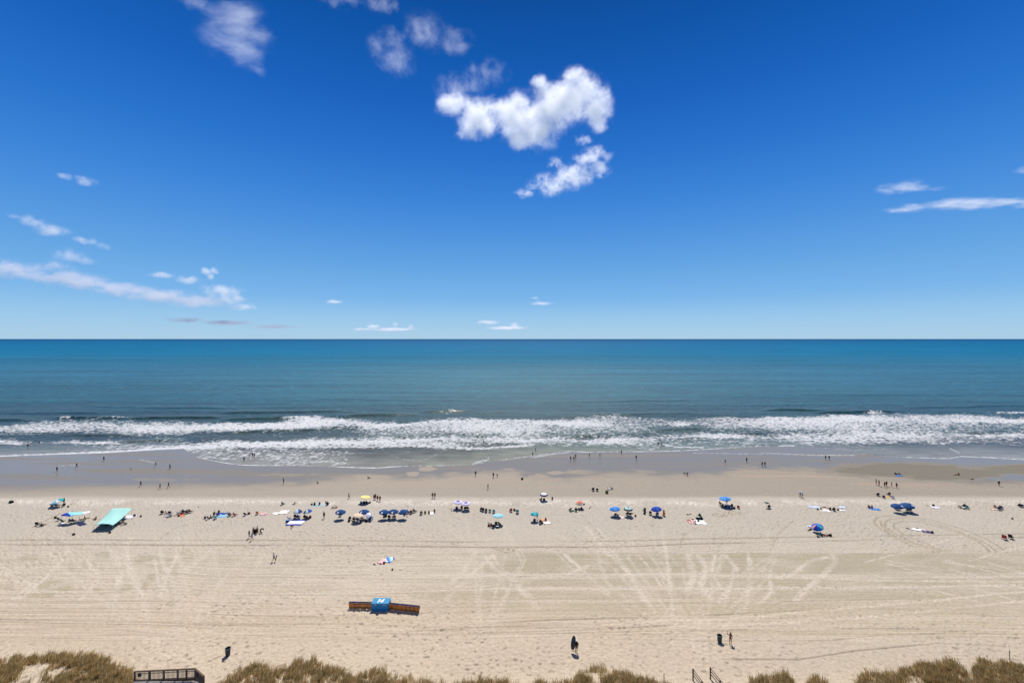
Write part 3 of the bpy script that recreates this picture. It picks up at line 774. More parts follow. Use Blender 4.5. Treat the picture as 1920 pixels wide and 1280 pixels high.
cloud('small bright puff of cloud standing over the trailing end of the bank', [(386, 508, 13, 9), (402, 508, 11, 9), (396, 518, 8, 9)], 0.0050, wisp=.9, feat=9)
cloud('faint ragged cloud between the puffy row and the long bank', [(130, 478, 36, 13), (165, 490, 22, 9), (200, 462, 16, 8), (110, 495, 18, 7)], 0.0011, wisp=1.5, feat=17)
cloud('thin grey streak of cloud low above the horizon below the bank', [(350, 600, 42, 5), (430, 605, 56, 5), (510, 612, 56, 3.6)], 0.0026, wisp=.9, feat=14, stretch=(.3, 1, 1.6), col=(.62, .66, .74))
cloud('cluster of tiny cloud puffs over a flat grey base low on the horizon', [(700, 612, 16, 6), (735, 617, 52, 3.6), (770, 613, 7, 6), (740, 608, 8, 7), (680, 617, 24, 3)], 0.0035, wisp=1.0, feat=8, stretch=(.6, 1, 1.2))
cloud('small low cloud with one bright puff over its thin grey base near the horizon', [(915, 604, 26, 4.5), (965, 610, 12, 8), (950, 615, 44, 4)], 0.0035, wisp=.9, feat=8, stretch=(.6, 1, 1.2))
cloud('tiny flat cloudlet alone in the clear sky above the low puffs', [(628, 566, 18, 4.5)], 0.0038, wisp=.9, feat=8)
cloud('two faint flat streaks of cloud low over the middle of the sea', [(1015, 569, 26, 3.6), (1003, 559, 12, 3)], 0.0024, wisp=.8, feat=9, stretch=(.4, 1, 1.4))
cloud('spindle shaped white cloud alone in the clear half of the sky', [(1685, 351, 42, 11), (1720, 352, 36, 9), (1755, 354, 22, 4)], 0.0027, wisp=1.25, feat=18, stretch=(.4, 1, 1.3))
cloud('long thin white streak of cloud like a vapour trail', [(1710, 390, 44, 5), (1770, 385, 52, 6), (1830, 381, 56, 6.5), (1890, 379, 50, 6.5), (1950, 377, 50, 6)], 0.0040, wisp=1.0, feat=16, stretch=(.3, 1, 1.3))
cloud('scrap of cloud cut by the edge of the sky above the long streak', [(1918, 320, 20, 8)], 0.0030, wisp=1.0, feat=14)
# ------------------------------------------------------------------ colours of cloth, skin, wood
PAL = {'black': (.012, .012, .014), 'charcoal': (.035, .036, .042), 'navy': (.012, .022, .075), 'rental_blue': (.010, .058, .19), 'blue': (.03, .10, .42), 'royal': (.012, .045, .36), 'sky': (.09, .28, .60),
       'bright_blue': (.02, .20, .62), 'teal': (.01, .30, .31), 'turquoise': (.10, .52, .58), 'mint': (.33, .60, .55), 'pale_teal': (.42, .62, .62), 'aqua': (.25, .62, .70), 'white': (.78, .78, .76), 'offwhite': (.62, .59, .53),
       'cream': (.70, .60, .42), 'yellow': (.80, .66, .16), 'olive': (.16, .15, .04), 'mustard': (.30, .22, .03), 'green': (.03, .16, .08), 'dark_green': (.012, .05, .035), 'lime': (.35, .55, .12), 'pale_green': (.45, .62, .45),
       'red': (.36, .03, .03), 'dark_red': (.16, .018, .018), 'maroon': (.10, .02, .022), 'orange': (.62, .19, .03), 'peach': (.78, .48, .32), 'coral': (.70, .25, .18), 'pink': (.66, .32, .36), 'pale_pink': (.74, .52, .50), 'lilac': (.60, .56, .78), 'purple': (.10, .06, .22), 'lavender': (.52, .52, .72),
       'grey': (.16, .165, .17), 'pale_grey': (.42, .42, .42), 'slate': (.055, .065, .075), 'brown': (.09, .05, .03), 'tan_cloth': (.36, .27, .17), 'khaki': (.26, .21, .13), 'metal': (.45, .45, .46), 'wood': (.68, .28, .055), 'wood2': (.46, .17, .035), 'dark_wood': (.115, .078, .055), 'grey_wood': (.27, .265, .26), 'box_blue': (.004, .20, .39), 'box_blue2': (.006, .24, .48),
       'skin_tan': (.30, .16, .09), 'skin_light': (.42, .25, .17), 'skin_deep': (.17, .085, .05), 'skin_red': (.34, .14, .085), 'hair_dark': (.018, .012, .009), 'hair_brown': (.07, .038, .02), 'hair_blond': (.32, .21, .09), 'hair_grey': (.28, .27, .26)}
_M = {}
def M(k):
    if k not in _M:
        hard = k in ('metal', 'box_blue', 'box_blue2', 'wood', 'wood2')
        _M[k] = simple_mat(k, PAL[k], 0.45 if hard else 0.8, 0.4 if hard else 0.2, 0.18 if 'wood' in k else 0.10, 9.0 if 'wood' in k else 5.0, 0.8 if k == 'metal' else 0.0)
    return _M[k]

class B:
    """collects shapes into one mesh"""
    def __init__(s): s.bm = bmesh.new(); s.mi = 0
    def _m(s, geom):
        for v in geom:
            if isinstance(v, bmesh.types.BMFace): v.material_index = s.mi
    def box(s, c, d, rot=None, taper=1.0):
        r = bmesh.ops.create_cube(s.bm, size=1.0)
        mat = Matrix.Translation(c) @ (rot.to_matrix().to_4x4() if rot else Matrix()) @ Matrix.Diagonal((d[0], d[1], d[2], 1))
        for v in r['verts']:
            if v.co.z > 0 and taper != 1.0: v.co.x *= taper; v.co.y *= taper
            v.co = mat @ v.co
        for f in {f for v in r['verts'] for f in v.link_faces}: f.material_index = s.mi
        return s
    def tube(s, pts, r, seg=6, r2=None):
        pts = [Vector(p) for p in pts]; rings = []
        for i, p in enumerate(pts):
            d = (pts[min(i + 1, len(pts) - 1)] - pts[max(i - 1, 0)]).normalized()
            a = d.orthogonal().normalized(); b = d.cross(a)
            rr = r if r2 is None else r + (r2 - r) * i / (len(pts) - 1)
            rings.append([s.bm.verts.new(p + (a * math.cos(t) + b * math.sin(t)) * rr) for t in [2 * math.pi * k / seg for k in range(seg)]])
        for A, Bq in zip(rings[:-1], rings[1:]):
            # orthogonal() may flip between rings: match nearest start
            off = min(range(seg), key=lambda k: (A[0].co - Bq[k].co).length)
            for k in range(seg):
                f = s.bm.faces.new((A[k], A[(k + 1) % seg], Bq[(k + 1 + off) % seg], Bq[(k + off) % seg])); f.material_index = s.mi; f.smooth = True
        for rg in (rings[0], rings[-1]):
            try: s.bm.faces.new(rg).material_index = s.mi
            except ValueError: pass
        return s
    def lathe(s, prof_, seg=16, c=(0, 0, 0), cap=True):
        rings = []
        for r, z in prof_:
            rings.append([s.bm.verts.new((c[0] + r * math.cos(2 * math.pi * k / seg), c[1] + r * math.sin(2 * math.pi * k / seg), c[2] + z)) for k in range(seg)])
        for A, Bq in zip(rings[:-1], rings[1:]):
            for k in range(seg):
                f = s.bm.faces.new((A[k], A[(k + 1) % seg], Bq[(k + 1) % seg], Bq[k])); f.material_index = s.mi; f.smooth = True
        for rg in (rings[0], rings[-1]):
            if cap and (rg[0].co - rg[1].co).length > 1e-5: s.bm.faces.new(rg).material_index = s.mi
        return s
    def ball(s, c, d, rot=None, sub=2):
        m4 = Matrix.Translation(c) @ (rot.to_matrix().to_4x4() if rot else Matrix()) @ Matrix.Diagonal((d[0], d[1], d[2], 1))
        r = bmesh.ops.create_icosphere(s.bm, subdivisions=sub, radius=0.5, matrix=m4)
        for f in {f for v in r['verts'] for f in v.link_faces}: f.material_index = s.mi; f.smooth = True
        return s
    def grid(s, fn, nu, nv, mi=None, thick=0.0):
        """fn(u, v) -> point; top sheet and, with a thickness, an underside and rim"""
        def lay(off):
            return [[s.bm.verts.new(Vector(fn(i / nu, j / nv)) + Vector((0, 0, off))) for j in range(nv + 1)] for i in range(nu + 1)]
        A = lay(0.0)
        for i in range(nu):
            for j in range(nv):
                f = s.bm.faces.new((A[i][j], A[i + 1][j], A[i + 1][j + 1], A[i][j + 1])); f.smooth = True
                f.material_index = mi(i / nu, j / nv) if mi else s.mi
        if thick:
            Bq = lay(-thick)
            for i in range(nu):
                for j in range(nv):
                    f = s.bm.faces.new((Bq[i][j], Bq[i][j + 1], Bq[i + 1][j + 1], Bq[i + 1][j]))
                    f.material_index = mi(i / nu, j / nv) if mi else s.mi
            ring = [(i, 0) for i in range(nu)] + [(nu, j) for j in range(nv)] + [(i, nv) for i in range(nu, 0, -1)] + [(0, j) for j in range(nv, 0, -1)]
            for (a, b), (c, d) in zip(ring, ring[1:] + ring[:1]):
                s.bm.faces.new((A[a][b], Bq[a][b], Bq[c][d], A[c][d])).material_index = A[0][0].link_faces[0].material_index
        return s
    def mesh(s, name, mats):
        me = bpy.data.meshes.new(name)
        bmesh.ops.recalc_face_normals(s.bm, faces=s.bm.faces)
        s.bm.to_mesh(me); s.bm.free()
        for m in mats: me.materials.append(M(m) if isinstance(m, str) else m)
        return me
    def obj(s, name, mats, parent=None):
        return link(bpy.data.objects.new(name, s.mesh(name, mats if isinstance(mats, (list, tuple)) else [mats])), parent)

def empty(name, loc, rz=0.0, label=None, cat=None, group=None):
    o = bpy.data.objects.new(name, None)
    o.empty_display_size = 0.3
    o.location = loc; o.rotation_euler = (0, 0, rz)
    link(o); tag(o, label, cat, group)
    return o
def inst(name, me, mat=None, parent=None):
    o = bpy.data.objects.new(name, me)
    if mat is not None:
        o.material_slots[0].link = 'OBJECT'; o.material_slots[0].material = M(mat)
    return link(o, parent)
def face(x, y, px_dir=0):
    return 0.0

# ------------------------------------------------------------------ people: one skinned body for each pose, clothes cut from its surface
def skeleton(pose):
    """joints of a 1.72 m adult facing +Y; returns joints, bones"""
    s2 = ('l', -1), ('r', 1)
    J = {'pelvis': (0, 0, .93), 'waist': (0, .005, 1.10), 'chest': (0, -.005, 1.30), 'neck': (0, -.01, 1.46), 'chin': (0, .02, 1.545), 'head': (0, .02, 1.62), 'crown': (0, .005, 1.69)}
    for n_, s in s2:
        J.update({'hip' + n_: (s * .095, 0, .89), 'knee' + n_: (s * .10, .015, .48), 'ankle' + n_: (s * .10, -.015, .085), 'toe' + n_: (s * .12, .15, .03),
                  'sho' + n_: (s * .175, -.01, 1.405), 'elb' + n_: (s * .225, -.03, 1.13), 'wri' + n_: (s * .235, .05, .89), 'hand' + n_: (s * .235, .085, .81)})
    def setj(**k): J.update(k)
    def trunk(px, py, pz, lean, hy=0.0):
        """seat the pelvis and lean the trunk (radians, + forward)"""
        base = Vector((0, 0, .93)); Rm = Matrix.Rotation(-lean, 3, 'X')
        for k in ('pelvis', 'waist', 'chest', 'neck', 'chin', 'head', 'crown', 'shol', 'shor', 'elbl', 'elbr', 'wril', 'wrir', 'handl', 'handr', 'hipl', 'hipr'):
            v = Rm @ (Vector(J[k]) - base)
            J[k] = tuple(v + Vector((px, py, pz)))
        for k in ('chin', 'head', 'crown'):
            J[k] = (J[k][0], J[k][1] - (math.sin(lean) * .10 if k != 'chin' else 0), J[k][2] + abs(lean) * .01)
    if pose == 'walk':
        setj(kneel=(-.10, .16, .50), anklel=(-.10, .28, .10), toel=(-.11, .44, .06), kneer=(.10, -.06, .49), ankler=(.10, -.34, .14), toer=(.11, -.22, .03),
             elbl=(-.22, -.14, 1.15), wril=(-.21, -.10, .92), handl=(-.21, -.06, .84), elbr=(.22, .07, 1.15), wrir=(.20, .25, .98), handr=(.19, .31, .92))
    elif pose == 'armup':
        setj(elbl=(-.30, .05, 1.50), wril=(-.28, .10, 1.76), handl=(-.27, .12, 1.85), kneer=(.13, .03, .48), ankler=(.15, 0, .085), toer=(.19, .15, .03))
    elif pose == 'phone':
        setj(elbl=(-.33, .14, 1.30), wril=(-.34, .26, 1.52), handl=(-.33, .29, 1.60), elbr=(.24, -.03, 1.14), wrir=(.31, -.02, .92), handr=(.33, .0, .84))
    elif pose == 'carry':
        setj(elbl=(-.27, .02, 1.14), wril=(-.24, .22, 1.03), handl=(-.22, .29, 1.02), kneer=(.10, .14, .50), ankler=(.10, .24, .10), toer=(.11, .40, .05), anklel=(-.10, -.24, .11), toel=(-.11, -.10, .03))
    elif pose == 'akimbo':
        setj(elbl=(-.38, -.08, 1.18), wril=(-.20, .02, 1.03), handl=(-.15, .07, 1.01), elbr=(.38, -.08, 1.18), wrir=(.20, .02, 1.03), handr=(.15, .07, 1.01))
    elif pose == 'bend':
        trunk(0, -.10, .90, 1.25)
        setj(elbl=(-.22, .42, .72), wril=(-.18, .48, .48), handl=(-.17, .50, .40), elbr=(.22, .42, .72), wrir=(.18, .48, .46), handr=(.17, .50, .38))
    elif pose == 'crouch':
        trunk(0, -.18, .36, .45)
        setj(kneel=(-.16, .24, .46), anklel=(-.13, -.02, .09), toel=(-.15, .15, .03), kneer=(.16, .24, .46), ankler=(.13, -.02, .09), toer=(.15, .15, .03),
             elbl=(-.24, .22, .56), wril=(-.14, .40, .42), handl=(-.10, .45, .36), elbr=(.24, .22, .56), wrir=(.14, .40, .42), handr=(.10, .45, .36))
    elif pose == 'sit':
        trunk(0, -.05, .13, -.22)
        setj(kneel=(-.14, .36, .34), anklel=(-.13, .66, .08), toel=(-.14, .80, .14), kneer=(.14, .40, .27), ankler=(.13, .76, .07), toer=(.14, .88, .15),
             elbl=(-.26, -.28, .36), wril=(-.26, -.40, .12), handl=(-.27, -.42, .06), elbr=(.24, .02, .40), wrir=(.18, .22, .36), handr=(.15, .28, .35))
    elif pose == 'hug':
        trunk(0, -.05, .13, .22)
        setj(kneel=(-.10, .33, .46), anklel=(-.10, .42, .08), toel=(-.11, .57, .03), kneer=(.10, .33, .46), ankler=(.10, .42, .08), toer=(.11, .57, .03),
             elbl=(-.24, .22, .40), wril=(-.08, .40, .32), handl=(-.02, .43, .31), elbr=(.24, .22, .40), wrir=(.08, .40, .34), handr=(.02, .43, .36))
    elif pose == 'chair':
        trunk(0, -.10, .36, -.38)
        setj(kneel=(-.14, .36, .44), anklel=(-.13, .68, .09), toel=(-.14, .83, .10), kneer=(.14, .36, .44), ankler=(.13, .72, .09), toer=(.14, .87, .10),
             elbl=(-.31, -.14, .52), wril=(-.30, .10, .49), handl=(-.29, .18, .48), elbr=(.31, -.14, .52), wrir=(.30, .10, .49), handr=(.29, .18, .48))
    elif pose == 'lie':
        for k, v in list(J.items()):
            J[k] = (v[0], v[2] - .86, .13 + (-v[1]) * .6)
        setj(anklel=(-.14, -.78, .06), ankler=(.16, -.78, .06), toel=(-.17, -.92, .05), toer=(.19, -.92, .05), kneel=(-.12, -.38, .09), kneer=(.13, -.38, .09),
             elbl=(-.36, .42, .07), wril=(-.22, .62, .07), handl=(-.13, .66, .07), elbr=(.36, .42, .07), wrir=(.22, .62, .07), handr=(.13, .66, .07))
    BN = [('pelvis', 'waist'), ('waist', 'chest'), ('chest', 'neck'), ('neck', 'chin'), ('chin', 'head'), ('head', 'crown')]
    for n_, s in s2:
        BN += [('pelvis', 'hip' + n_), ('hip' + n_, 'knee' + n_), ('knee' + n_, 'ankle' + n_), ('ankle' + n_, 'toe' + n_), ('chest', 'sho' + n_), ('sho' + n_, 'elb' + n_), ('elb' + n_, 'wri' + n_), ('wri' + n_, 'hand' + n_)]
        h = Vector(J['hand' + n_]); d = (h - Vector(J['wri' + n_])).normalized()
        side = Vector((0, 1, 0)) if abs(d.y) < .8 else Vector((1, 0, 0))
        side = (side - d * side.dot(d)).normalized(); nrm = d.cross(side) * (-s)
        for q, (o, ln) in enumerate(((.032, .065), (.011, .08), (-.011, .075), (-.032, .058))):
            a = h + side * o + d * .03; bq = a + d * ln * .55; cq = bq + d * ln * .4 + nrm * .022
            J[f'f{q}a{n_}'] = tuple(a); J[f'f{q}b{n_}'] = tuple(bq); J[f'f{q}c{n_}'] = tuple(cq)
            BN += [('hand' + n_, f'f{q}a{n_}'), (f'f{q}a{n_}', f'f{q}b{n_}'), (f'f{q}b{n_}', f'f{q}c{n_}')]
        a = Vector(J['wri' + n_]) + d * .035 + side * .04; J['t0' + n_] = tuple(a); J['t1' + n_] = tuple(a + d * .045 + side * .025)
        BN += [('wri' + n_, 't0' + n_), ('t0' + n_, 't1' + n_)]
    nose = Vector(J['head']) + (Vector(J['chin']) - Vector(J['head'])) * .35
    fwd = Vector((0, 0, -1)) if pose == 'lie' else Vector((0, 1, 0))
    J['nose'] = tuple(nose + fwd * .105); BN.append(('head', 'nose'))
    return J, BN
RAD = {'pelvis': .135, 'waist': .125, 'chest': .145, 'neck': .058, 'chin': .072, 'head': .098, 'crown': .07, 'nose': .012, 'hip': .095, 'knee': .060, 'ankle': .042, 'toe': .032, 'sho': .068, 'elb': .043, 'wri': .030, 'hand': .034, 't0': .013, 't1': .010}
def rad(k):
    if k in RAD: return RAD[k]
    if k[0] == 'f': return .0105 if k[2] != 'c' else .008
    return RAD[k[:-1]]

def build_pose(pose):
    J, BN = skeleton(pose)
    names = list(J)
    me = bpy.data.meshes.new('person')
    me.from_pydata([J[k] for k in names], [(names.index(a), names.index(b)) for a, b in BN], [])
    o = bpy.data.objects.new('person', me); link(o)
    o.modifiers.new('s', 'SKIN').use_smooth_shade = True
    sv = me.skin_vertices[0].data
    for k, v in zip(names, sv):
        r = rad(k)
        v.radius = (r * (1.22 if k in ('chest', 'pelvis', 'waist') else 1.0), r * (.82 if k in ('chest', 'pelvis', 'waist') else 1.0))
        v.use_root = (k == 'pelvis')
    md = o.modifiers.new('d', 'SUBSURF'); md.levels = 1; md.render_levels = 1
    dg = bpy.context.evaluated_depsgraph_get()
    body = bpy.data.meshes.new_from_object(o.evaluated_get(dg)); body.name = 'person_' + pose
    bpy.data.objects.remove(o)
    body.materials.clear(); body.materials.append(M('skin_tan'))
    # nearest bone of every vertex
    co = np.empty(len(body.vertices) * 3); body.vertices.foreach_get('co', co); co = co.reshape(-1, 3)
    no = np.empty(len(body.vertices) * 3); body.vertices.foreach_get('normal', no); no = no.reshape(-1, 3)
    best = np.full(len(co), 1e9); bone = np.zeros(len(co), int); tt = np.zeros(len(co))
    for i, (a, b) in enumerate(BN):
        A = np.array(J[a]); D = np.array(J[b]) - A
        t = np.clip((co - A) @ D / (D @ D), 0, 1)
        d = np.linalg.norm(co - A - t[:, None] * D, axis=1) / (0.5 * (rad(a) + rad(b)))
        m = d < best; best[m] = d[m]; bone[m] = i; tt[m] = t[m]
    bn = [BN[i] for i in bone]
    def w(f): return np.array([f(a, b, t, p) for (a, b), t, p in zip(bn, tt, co)])
    up = Vector(J['neck']) - Vector(J['pelvis']); up = np.array(up.normalized())
    hx = np.array(J['head']); hu = np.array(J['crown']) - np.array(J['chin']); hu /= np.linalg.norm(hu)
    fw = np.array(J['nose']) - hx; fw -= hu * (fw @ hu); fw /= np.linalg.norm(fw)
    th = lambda a, b, t, lim: a[:3] == 'hip' and b[:4] == 'knee' and t < lim
    sel = {'shorts': w(lambda a, b, t, p: (a == 'pelvis' and b == 'waist' and t < .45) or (a == 'pelvis' and b[:3] == 'hip') or th(a, b, t, .62)),
           'shirt': w(lambda a, b, t, p: (a == 'pelvis' and b == 'waist' and t > .05) or a == 'waist' or (a == 'chest' and (b[:3] == 'sho' or t < .62)) or (a[:3] == 'sho' and t < .55)),
           'bikini_top': w(lambda a, b, t, p: (a == 'waist' and t > .50) or (a == 'chest' and b == 'neck' and t < .35)),
           'bikini_bottom': w(lambda a, b, t, p: (a == 'pelvis' and b == 'waist' and t < .22) or (a == 'pelvis' and b[:3] == 'hip') or th(a, b, t, .10)),
           'swimsuit': w(lambda a, b, t, p: (a == 'pelvis') or a == 'waist' or (a == 'chest' and b == 'neck' and t < .25) or th(a, b, t, .08)),
           'dress': w(lambda a, b, t, p: a in ('pelvis', 'waist') or (a == 'chest' and (b[:3] == 'sho' or t < .4)) or th(a, b, t, .7)),
           'hair': w(lambda a, b, t, p: (a in ('chin', 'head') and b != 'nose') and ((p - hx) @ hu > .045 or ((p - hx) @ fw < .005 and (p - hx) @ hu > -.075)))}
    out = {'body': body, 'J': J}
    infl = {'shorts': .022, 'shirt': .018, 'bikini_top': .008, 'bikini_bottom': .008, 'swimsuit': .008, 'dress': .03, 'hair': .016}
    polys = [tuple(p.vertices) for p in body.polygons]
    for k, m in sel.items():
        keep = [p for p in polys if sum(m[v] for v in p) >= max(2, len(p) - 1)]
        ids = sorted({v for p in keep for v in p}); mp = {v: i for i, v in enumerate(ids)}
        me = bpy.data.meshes.new(f'{k}_{pose}')
        me.from_pydata([tuple(co[v] + no[v] * infl[k]) for v in ids], [], [tuple(mp[v] for v in p) for p in keep])
        for p in me.polygons: p.use_smooth = True
        me.materials.append(M('navy'))
        out[k] = me
    # long hair: a lock down the back of the neck
    H = Vector(J['head']); Rot = Vector(-Vector(fw))
    bl = B(); down = Vector(-Vector(hu))
    bl.ball(H + Rot * .085 + down * .10, (.19, .10, .36)).ball(H + Rot * .06 + Vector(hu) * .03, (.21, .19, .20))
    out['long_hair'] = bl.mesh('long_hair', ['hair_brown'])
    hb = B(); q = Vector((0, 0, 1)).rotation_difference(Vector(hu)).to_matrix().to_4x4()
    hb.lathe([(.21, .0), (.215, .012), (.115, .03), (.108, .085), (.085, .115), (.0, .125)], 14)
    for v in hb.bm.verts: v.co = q @ v.co + H + Vector(hu) * .035
    out['hat'] = hb.mesh('hat', ['white'])
    cb = B(); cb.lathe([(.112, -.01), (.113, .04), (.09, .085), (.0, .10)], 12).box((0, .15, 0.0), (.17, .13, .014))
    fdir = Vector(fw); X3 = fdir.cross(Vector(hu)); m3 = Matrix((X3, fdir, Vector(hu))).transposed().to_4x4()
    for v in cb.bm.verts: v.co = m3 @ v.co + H + Vector(hu) * .035
    out['cap'] = cb.mesh('cap', ['white'])
    return out
POSE = {}
def person(px, py, label, pose='stand', rz=0.0, top=None, bottom='navy', suit=None, hair='hair_dark', long=False, hat=None, cap=None, h=1.72, skin='skin_tan', group=None, at=None, dz=0.0, dress=None):
    if pose not in POSE: POSE[pose] = build_pose(pose)
    P = POSE[pose]
    o = inst('person', P['body'], skin)
    loc = at if at is not None else G(px, py)
    o.location = loc + Vector((0, 0, dz - 0.012)); o.rotation_euler = (0, 0, R(rz))
    k = h / 1.72; o.scale = (k, k, k)
    tag(o, label, 'person', group)
    inst('long_hair' if long else 'hair', P['long_hair' if long else 'hair'], hair, o)
    if suit and suit.startswith('b:'):
        inst('bikini_top', P['bikini_top'], suit[2:], o); inst('bikini_bottom', P['bikini_bottom'], suit[2:], o)
    elif suit: inst('swimsuit', P['swimsuit'], suit, o)
    elif dress: inst('dress', P['dress'], dress, o)
    else:
        if bottom: inst('shorts', P['shorts'], bottom, o)
        if top: inst('shirt', P['shirt'], top, o)
    if hat: inst('hat', P['hat'], hat, o)
    if cap: inst('cap', P['cap'], cap, o)
    return o

# ------------------------------------------------------------------ beach furniture
_ch = {}
def chair(px, py, label, col='navy', rz=0.0, frame='pale_grey', group=None, at=None, s=1.0):
    if not _ch:
        def sheet_fn(y0, z0, y1, z1, w, sag):
            return lambda u, v: ((u - .5) * w, y0 + (y1 - y0) * v, z0 + (z1 - z0) * v - sag * math.sin(math.pi * v) * math.sin(math.pi * u))
        b = B(); b.grid(sheet_fn(-.26, .23, .24, .30, .54, .05), 4, 4, thick=.012); _ch['seat'] = b.mesh('seat', ['navy'])
        b = B(); b.grid(lambda u, v: ((u - .5) * .54, -.27 - .30 * v - .04 * math.sin(math.pi * v), .26 + .60 * v), 4, 5)
        b.grid(lambda u, v: ((u - .5) * .54, -.285 - .30 * v - .04 * math.sin(math.pi * v), .255 + .60 * v), 4, 5); _ch['backrest'] = b.mesh('backrest', ['navy'])
        for s_ in (-1, 1):
            b = B(); x = s_ * .285
            b.tube([(x, .26, .02), (x, .24, .30), (x, -.26, .23), (x, -.59, .88)], .014).tube([(x, .26, .02), (x, -.42, .02)], .014).tube([(x, -.42, .02), (x, -.30, .44)], .014).tube([(x, .22, .30), (x, .20, .44)], .012)
            _ch['f%d' % s_] = b.mesh('side_frame', ['pale_grey'])
            b = B(); b.box((x, -.09, .455), (.055, .50, .025)); _ch['a%d' % s_] = b.mesh('armrest', ['pale_grey'])
        b = B(); b.tube([(-.285, -.59, .88), (.285, -.59, .88)], .014).tube([(-.285, .26, .02), (.285, .26, .02)], .014).tube([(-.285, -.42, .02), (.285, -.42, .02)], .014); _ch['bar'] = b.mesh('cross_bar', ['pale_grey'])
    o = empty('beach_chair', at if at is not None else G(px, py), R(rz), label, 'beach chair', group)
    o.scale = (s, s, s)
    inst('seat', _ch['seat'], col, o); inst('backrest', _ch['backrest'], col, o)
    for s_ in (-1, 1):
        inst('side_frame', _ch['f%d' % s_], frame, o); inst('armrest', _ch['a%d' % s_], frame, o)
    inst('cross_bar', _ch['bar'], frame, o)
    return o
def seated(px, py, clabel, plabel, col='navy', rz=0.0, group_c='beach chairs', group_p='people sitting in beach chairs', **kw):
    c = chair(px, py, clabel, col, rz, group=group_c)
    at = Vector(c.location)
    return person(px, py, plabel, 'chair', rz, at=at, group=group_p, **kw)

_um = {}
def canopy_mesh(r, dome, cols, valance=0.0, seg=8, droop=1.0, flat=False):
    key = (round(r, 2), round(dome, 2), tuple(cols), valance)
    if key in _um: return _um[key]
    b = B(); per = 4; N = seg * per
    rings = []
    for q in range(6):
        t = q / 5.0
        ring = []
        for k in range(N):
            a = 2 * math.pi * k / N
            ph = abs(((k % per) / per) - .5) * 2                   # 1 at a rib, 0 between ribs
            rr = r * t * (1 - .045 * (1 - ph) * t)
            z = dome * (1 - t ** 1.7) - .035 * (1 - ph) * t * (1 - t) * 4
            ring.append(b.bm.verts.new((rr * math.cos(a), rr * math.sin(a), z)))
        rings.append(ring)
    if valance:
        rings.append([b.bm.verts.new((v.co.x * 1.01, v.co.y * 1.01, v.co.z - valance - .015 * math.sin(k * 2.1))) for k, v in enumerate(rings[-1])])
    for q, (A, C2) in enumerate(zip(rings[:-1], rings[1:])):
        for k in range(N):
            vs = (A[k], A[(k + 1) % N], C2[(k + 1) % N], C2[k])
            f = b.bm.faces.new(vs); f.smooth = True
            if isinstance(cols, dict): pass
            pat = cols[0]
            if pat == 'ring': f.material_index = 1 if q >= 4 else (2 if (q == 0 and len(cols) > 3) else 0)
            elif pat == 'centre': f.material_index = 1 if q <= 1 else (2 if q >= 5 else 0)
            else: f.material_index = (k // per) % (len(cols))
    bmesh.ops.remove_doubles(b.bm, verts=b.bm.verts, dist=1e-4)
    mats = list(cols[1:]) if cols[0] in ('ring', 'centre') else list(cols)
    _um[key] = b.mesh('canopy', mats)
    return _um[key]
def umbrella(px, py, label, cols, r=1.15, h=2.05, dome=.36, tilt=(0, 0), valance=.10, logo=None, group='beach umbrellas', pole='white'):
    h *= .87; dome *= 1.3
    base = GH(px, py, h + dome * .35)
    o = empty('beach_umbrella', base, R(random.uniform(0, 45)), label, 'beach umbrella', group)
    rz = o.rotation_euler[2]
    T = Matrix.Rotation(-rz, 4, 'Z') @ Matrix.Rotation(R(tilt[0]), 4, 'X') @ Matrix.Rotation(R(tilt[1]), 4, 'Y') @ Matrix.Rotation(rz, 4, 'Z')
    piv = Matrix.Translation((0, 0, h * .62))
    TM = piv @ T @ piv.inverted()
    b = B(); b.tube([(0, 0, -.25), (0, 0, h * .62)], .021).tube([(0, 0, h * .62), tuple(TM @ Vector((0, 0, h + dome)))], .016); b.obj('pole', pole, o)
    c = inst('canopy', canopy_mesh(r, dome, cols, valance), None, o); c.matrix_local = TM @ Matrix.Translation((0, 0, h))
    b = B(); b.ball((0, 0, h + dome + .02), (.06, .06, .08), sub=1); f = b.obj('finial', pole, o); f.matrix_local = TM
    for k in range(8):
        a = 2 * math.pi * k / 8
        key = ('rib', round(r, 2), round(dome, 2), k)
        if key not in _um:
            b = B(); b.tube([(r * t * math.cos(a), r * t * math.sin(a), dome * (1 - t ** 1.7) - .02) for t in (.05, .4, .7, .98)], .006, 4); _um[key] = b.mesh('rib', ['pale_grey'])
        rb = inst('rib', _um[key], None, o); rb.matrix_local = TM @ Matrix.Translation((0, 0, h))
    if logo:
        a0 = R(logo) - rz                                         # patch printed on the side of the canopy
        b = B()
        def pt(u, v):
            t = .55 + .36 * v; a = a0 + (u - .5) * .30 / max(t, .3) * .9
            return (r * t * math.cos(a), r * t * math.sin(a), dome * (1 - t ** 1.7) + .012)
        b.grid(pt, 3, 4)
        lg = b.obj('printed_logo', 'white', o); lg.matrix_local = TM @ Matrix.Translation((0, 0, h))
    return o

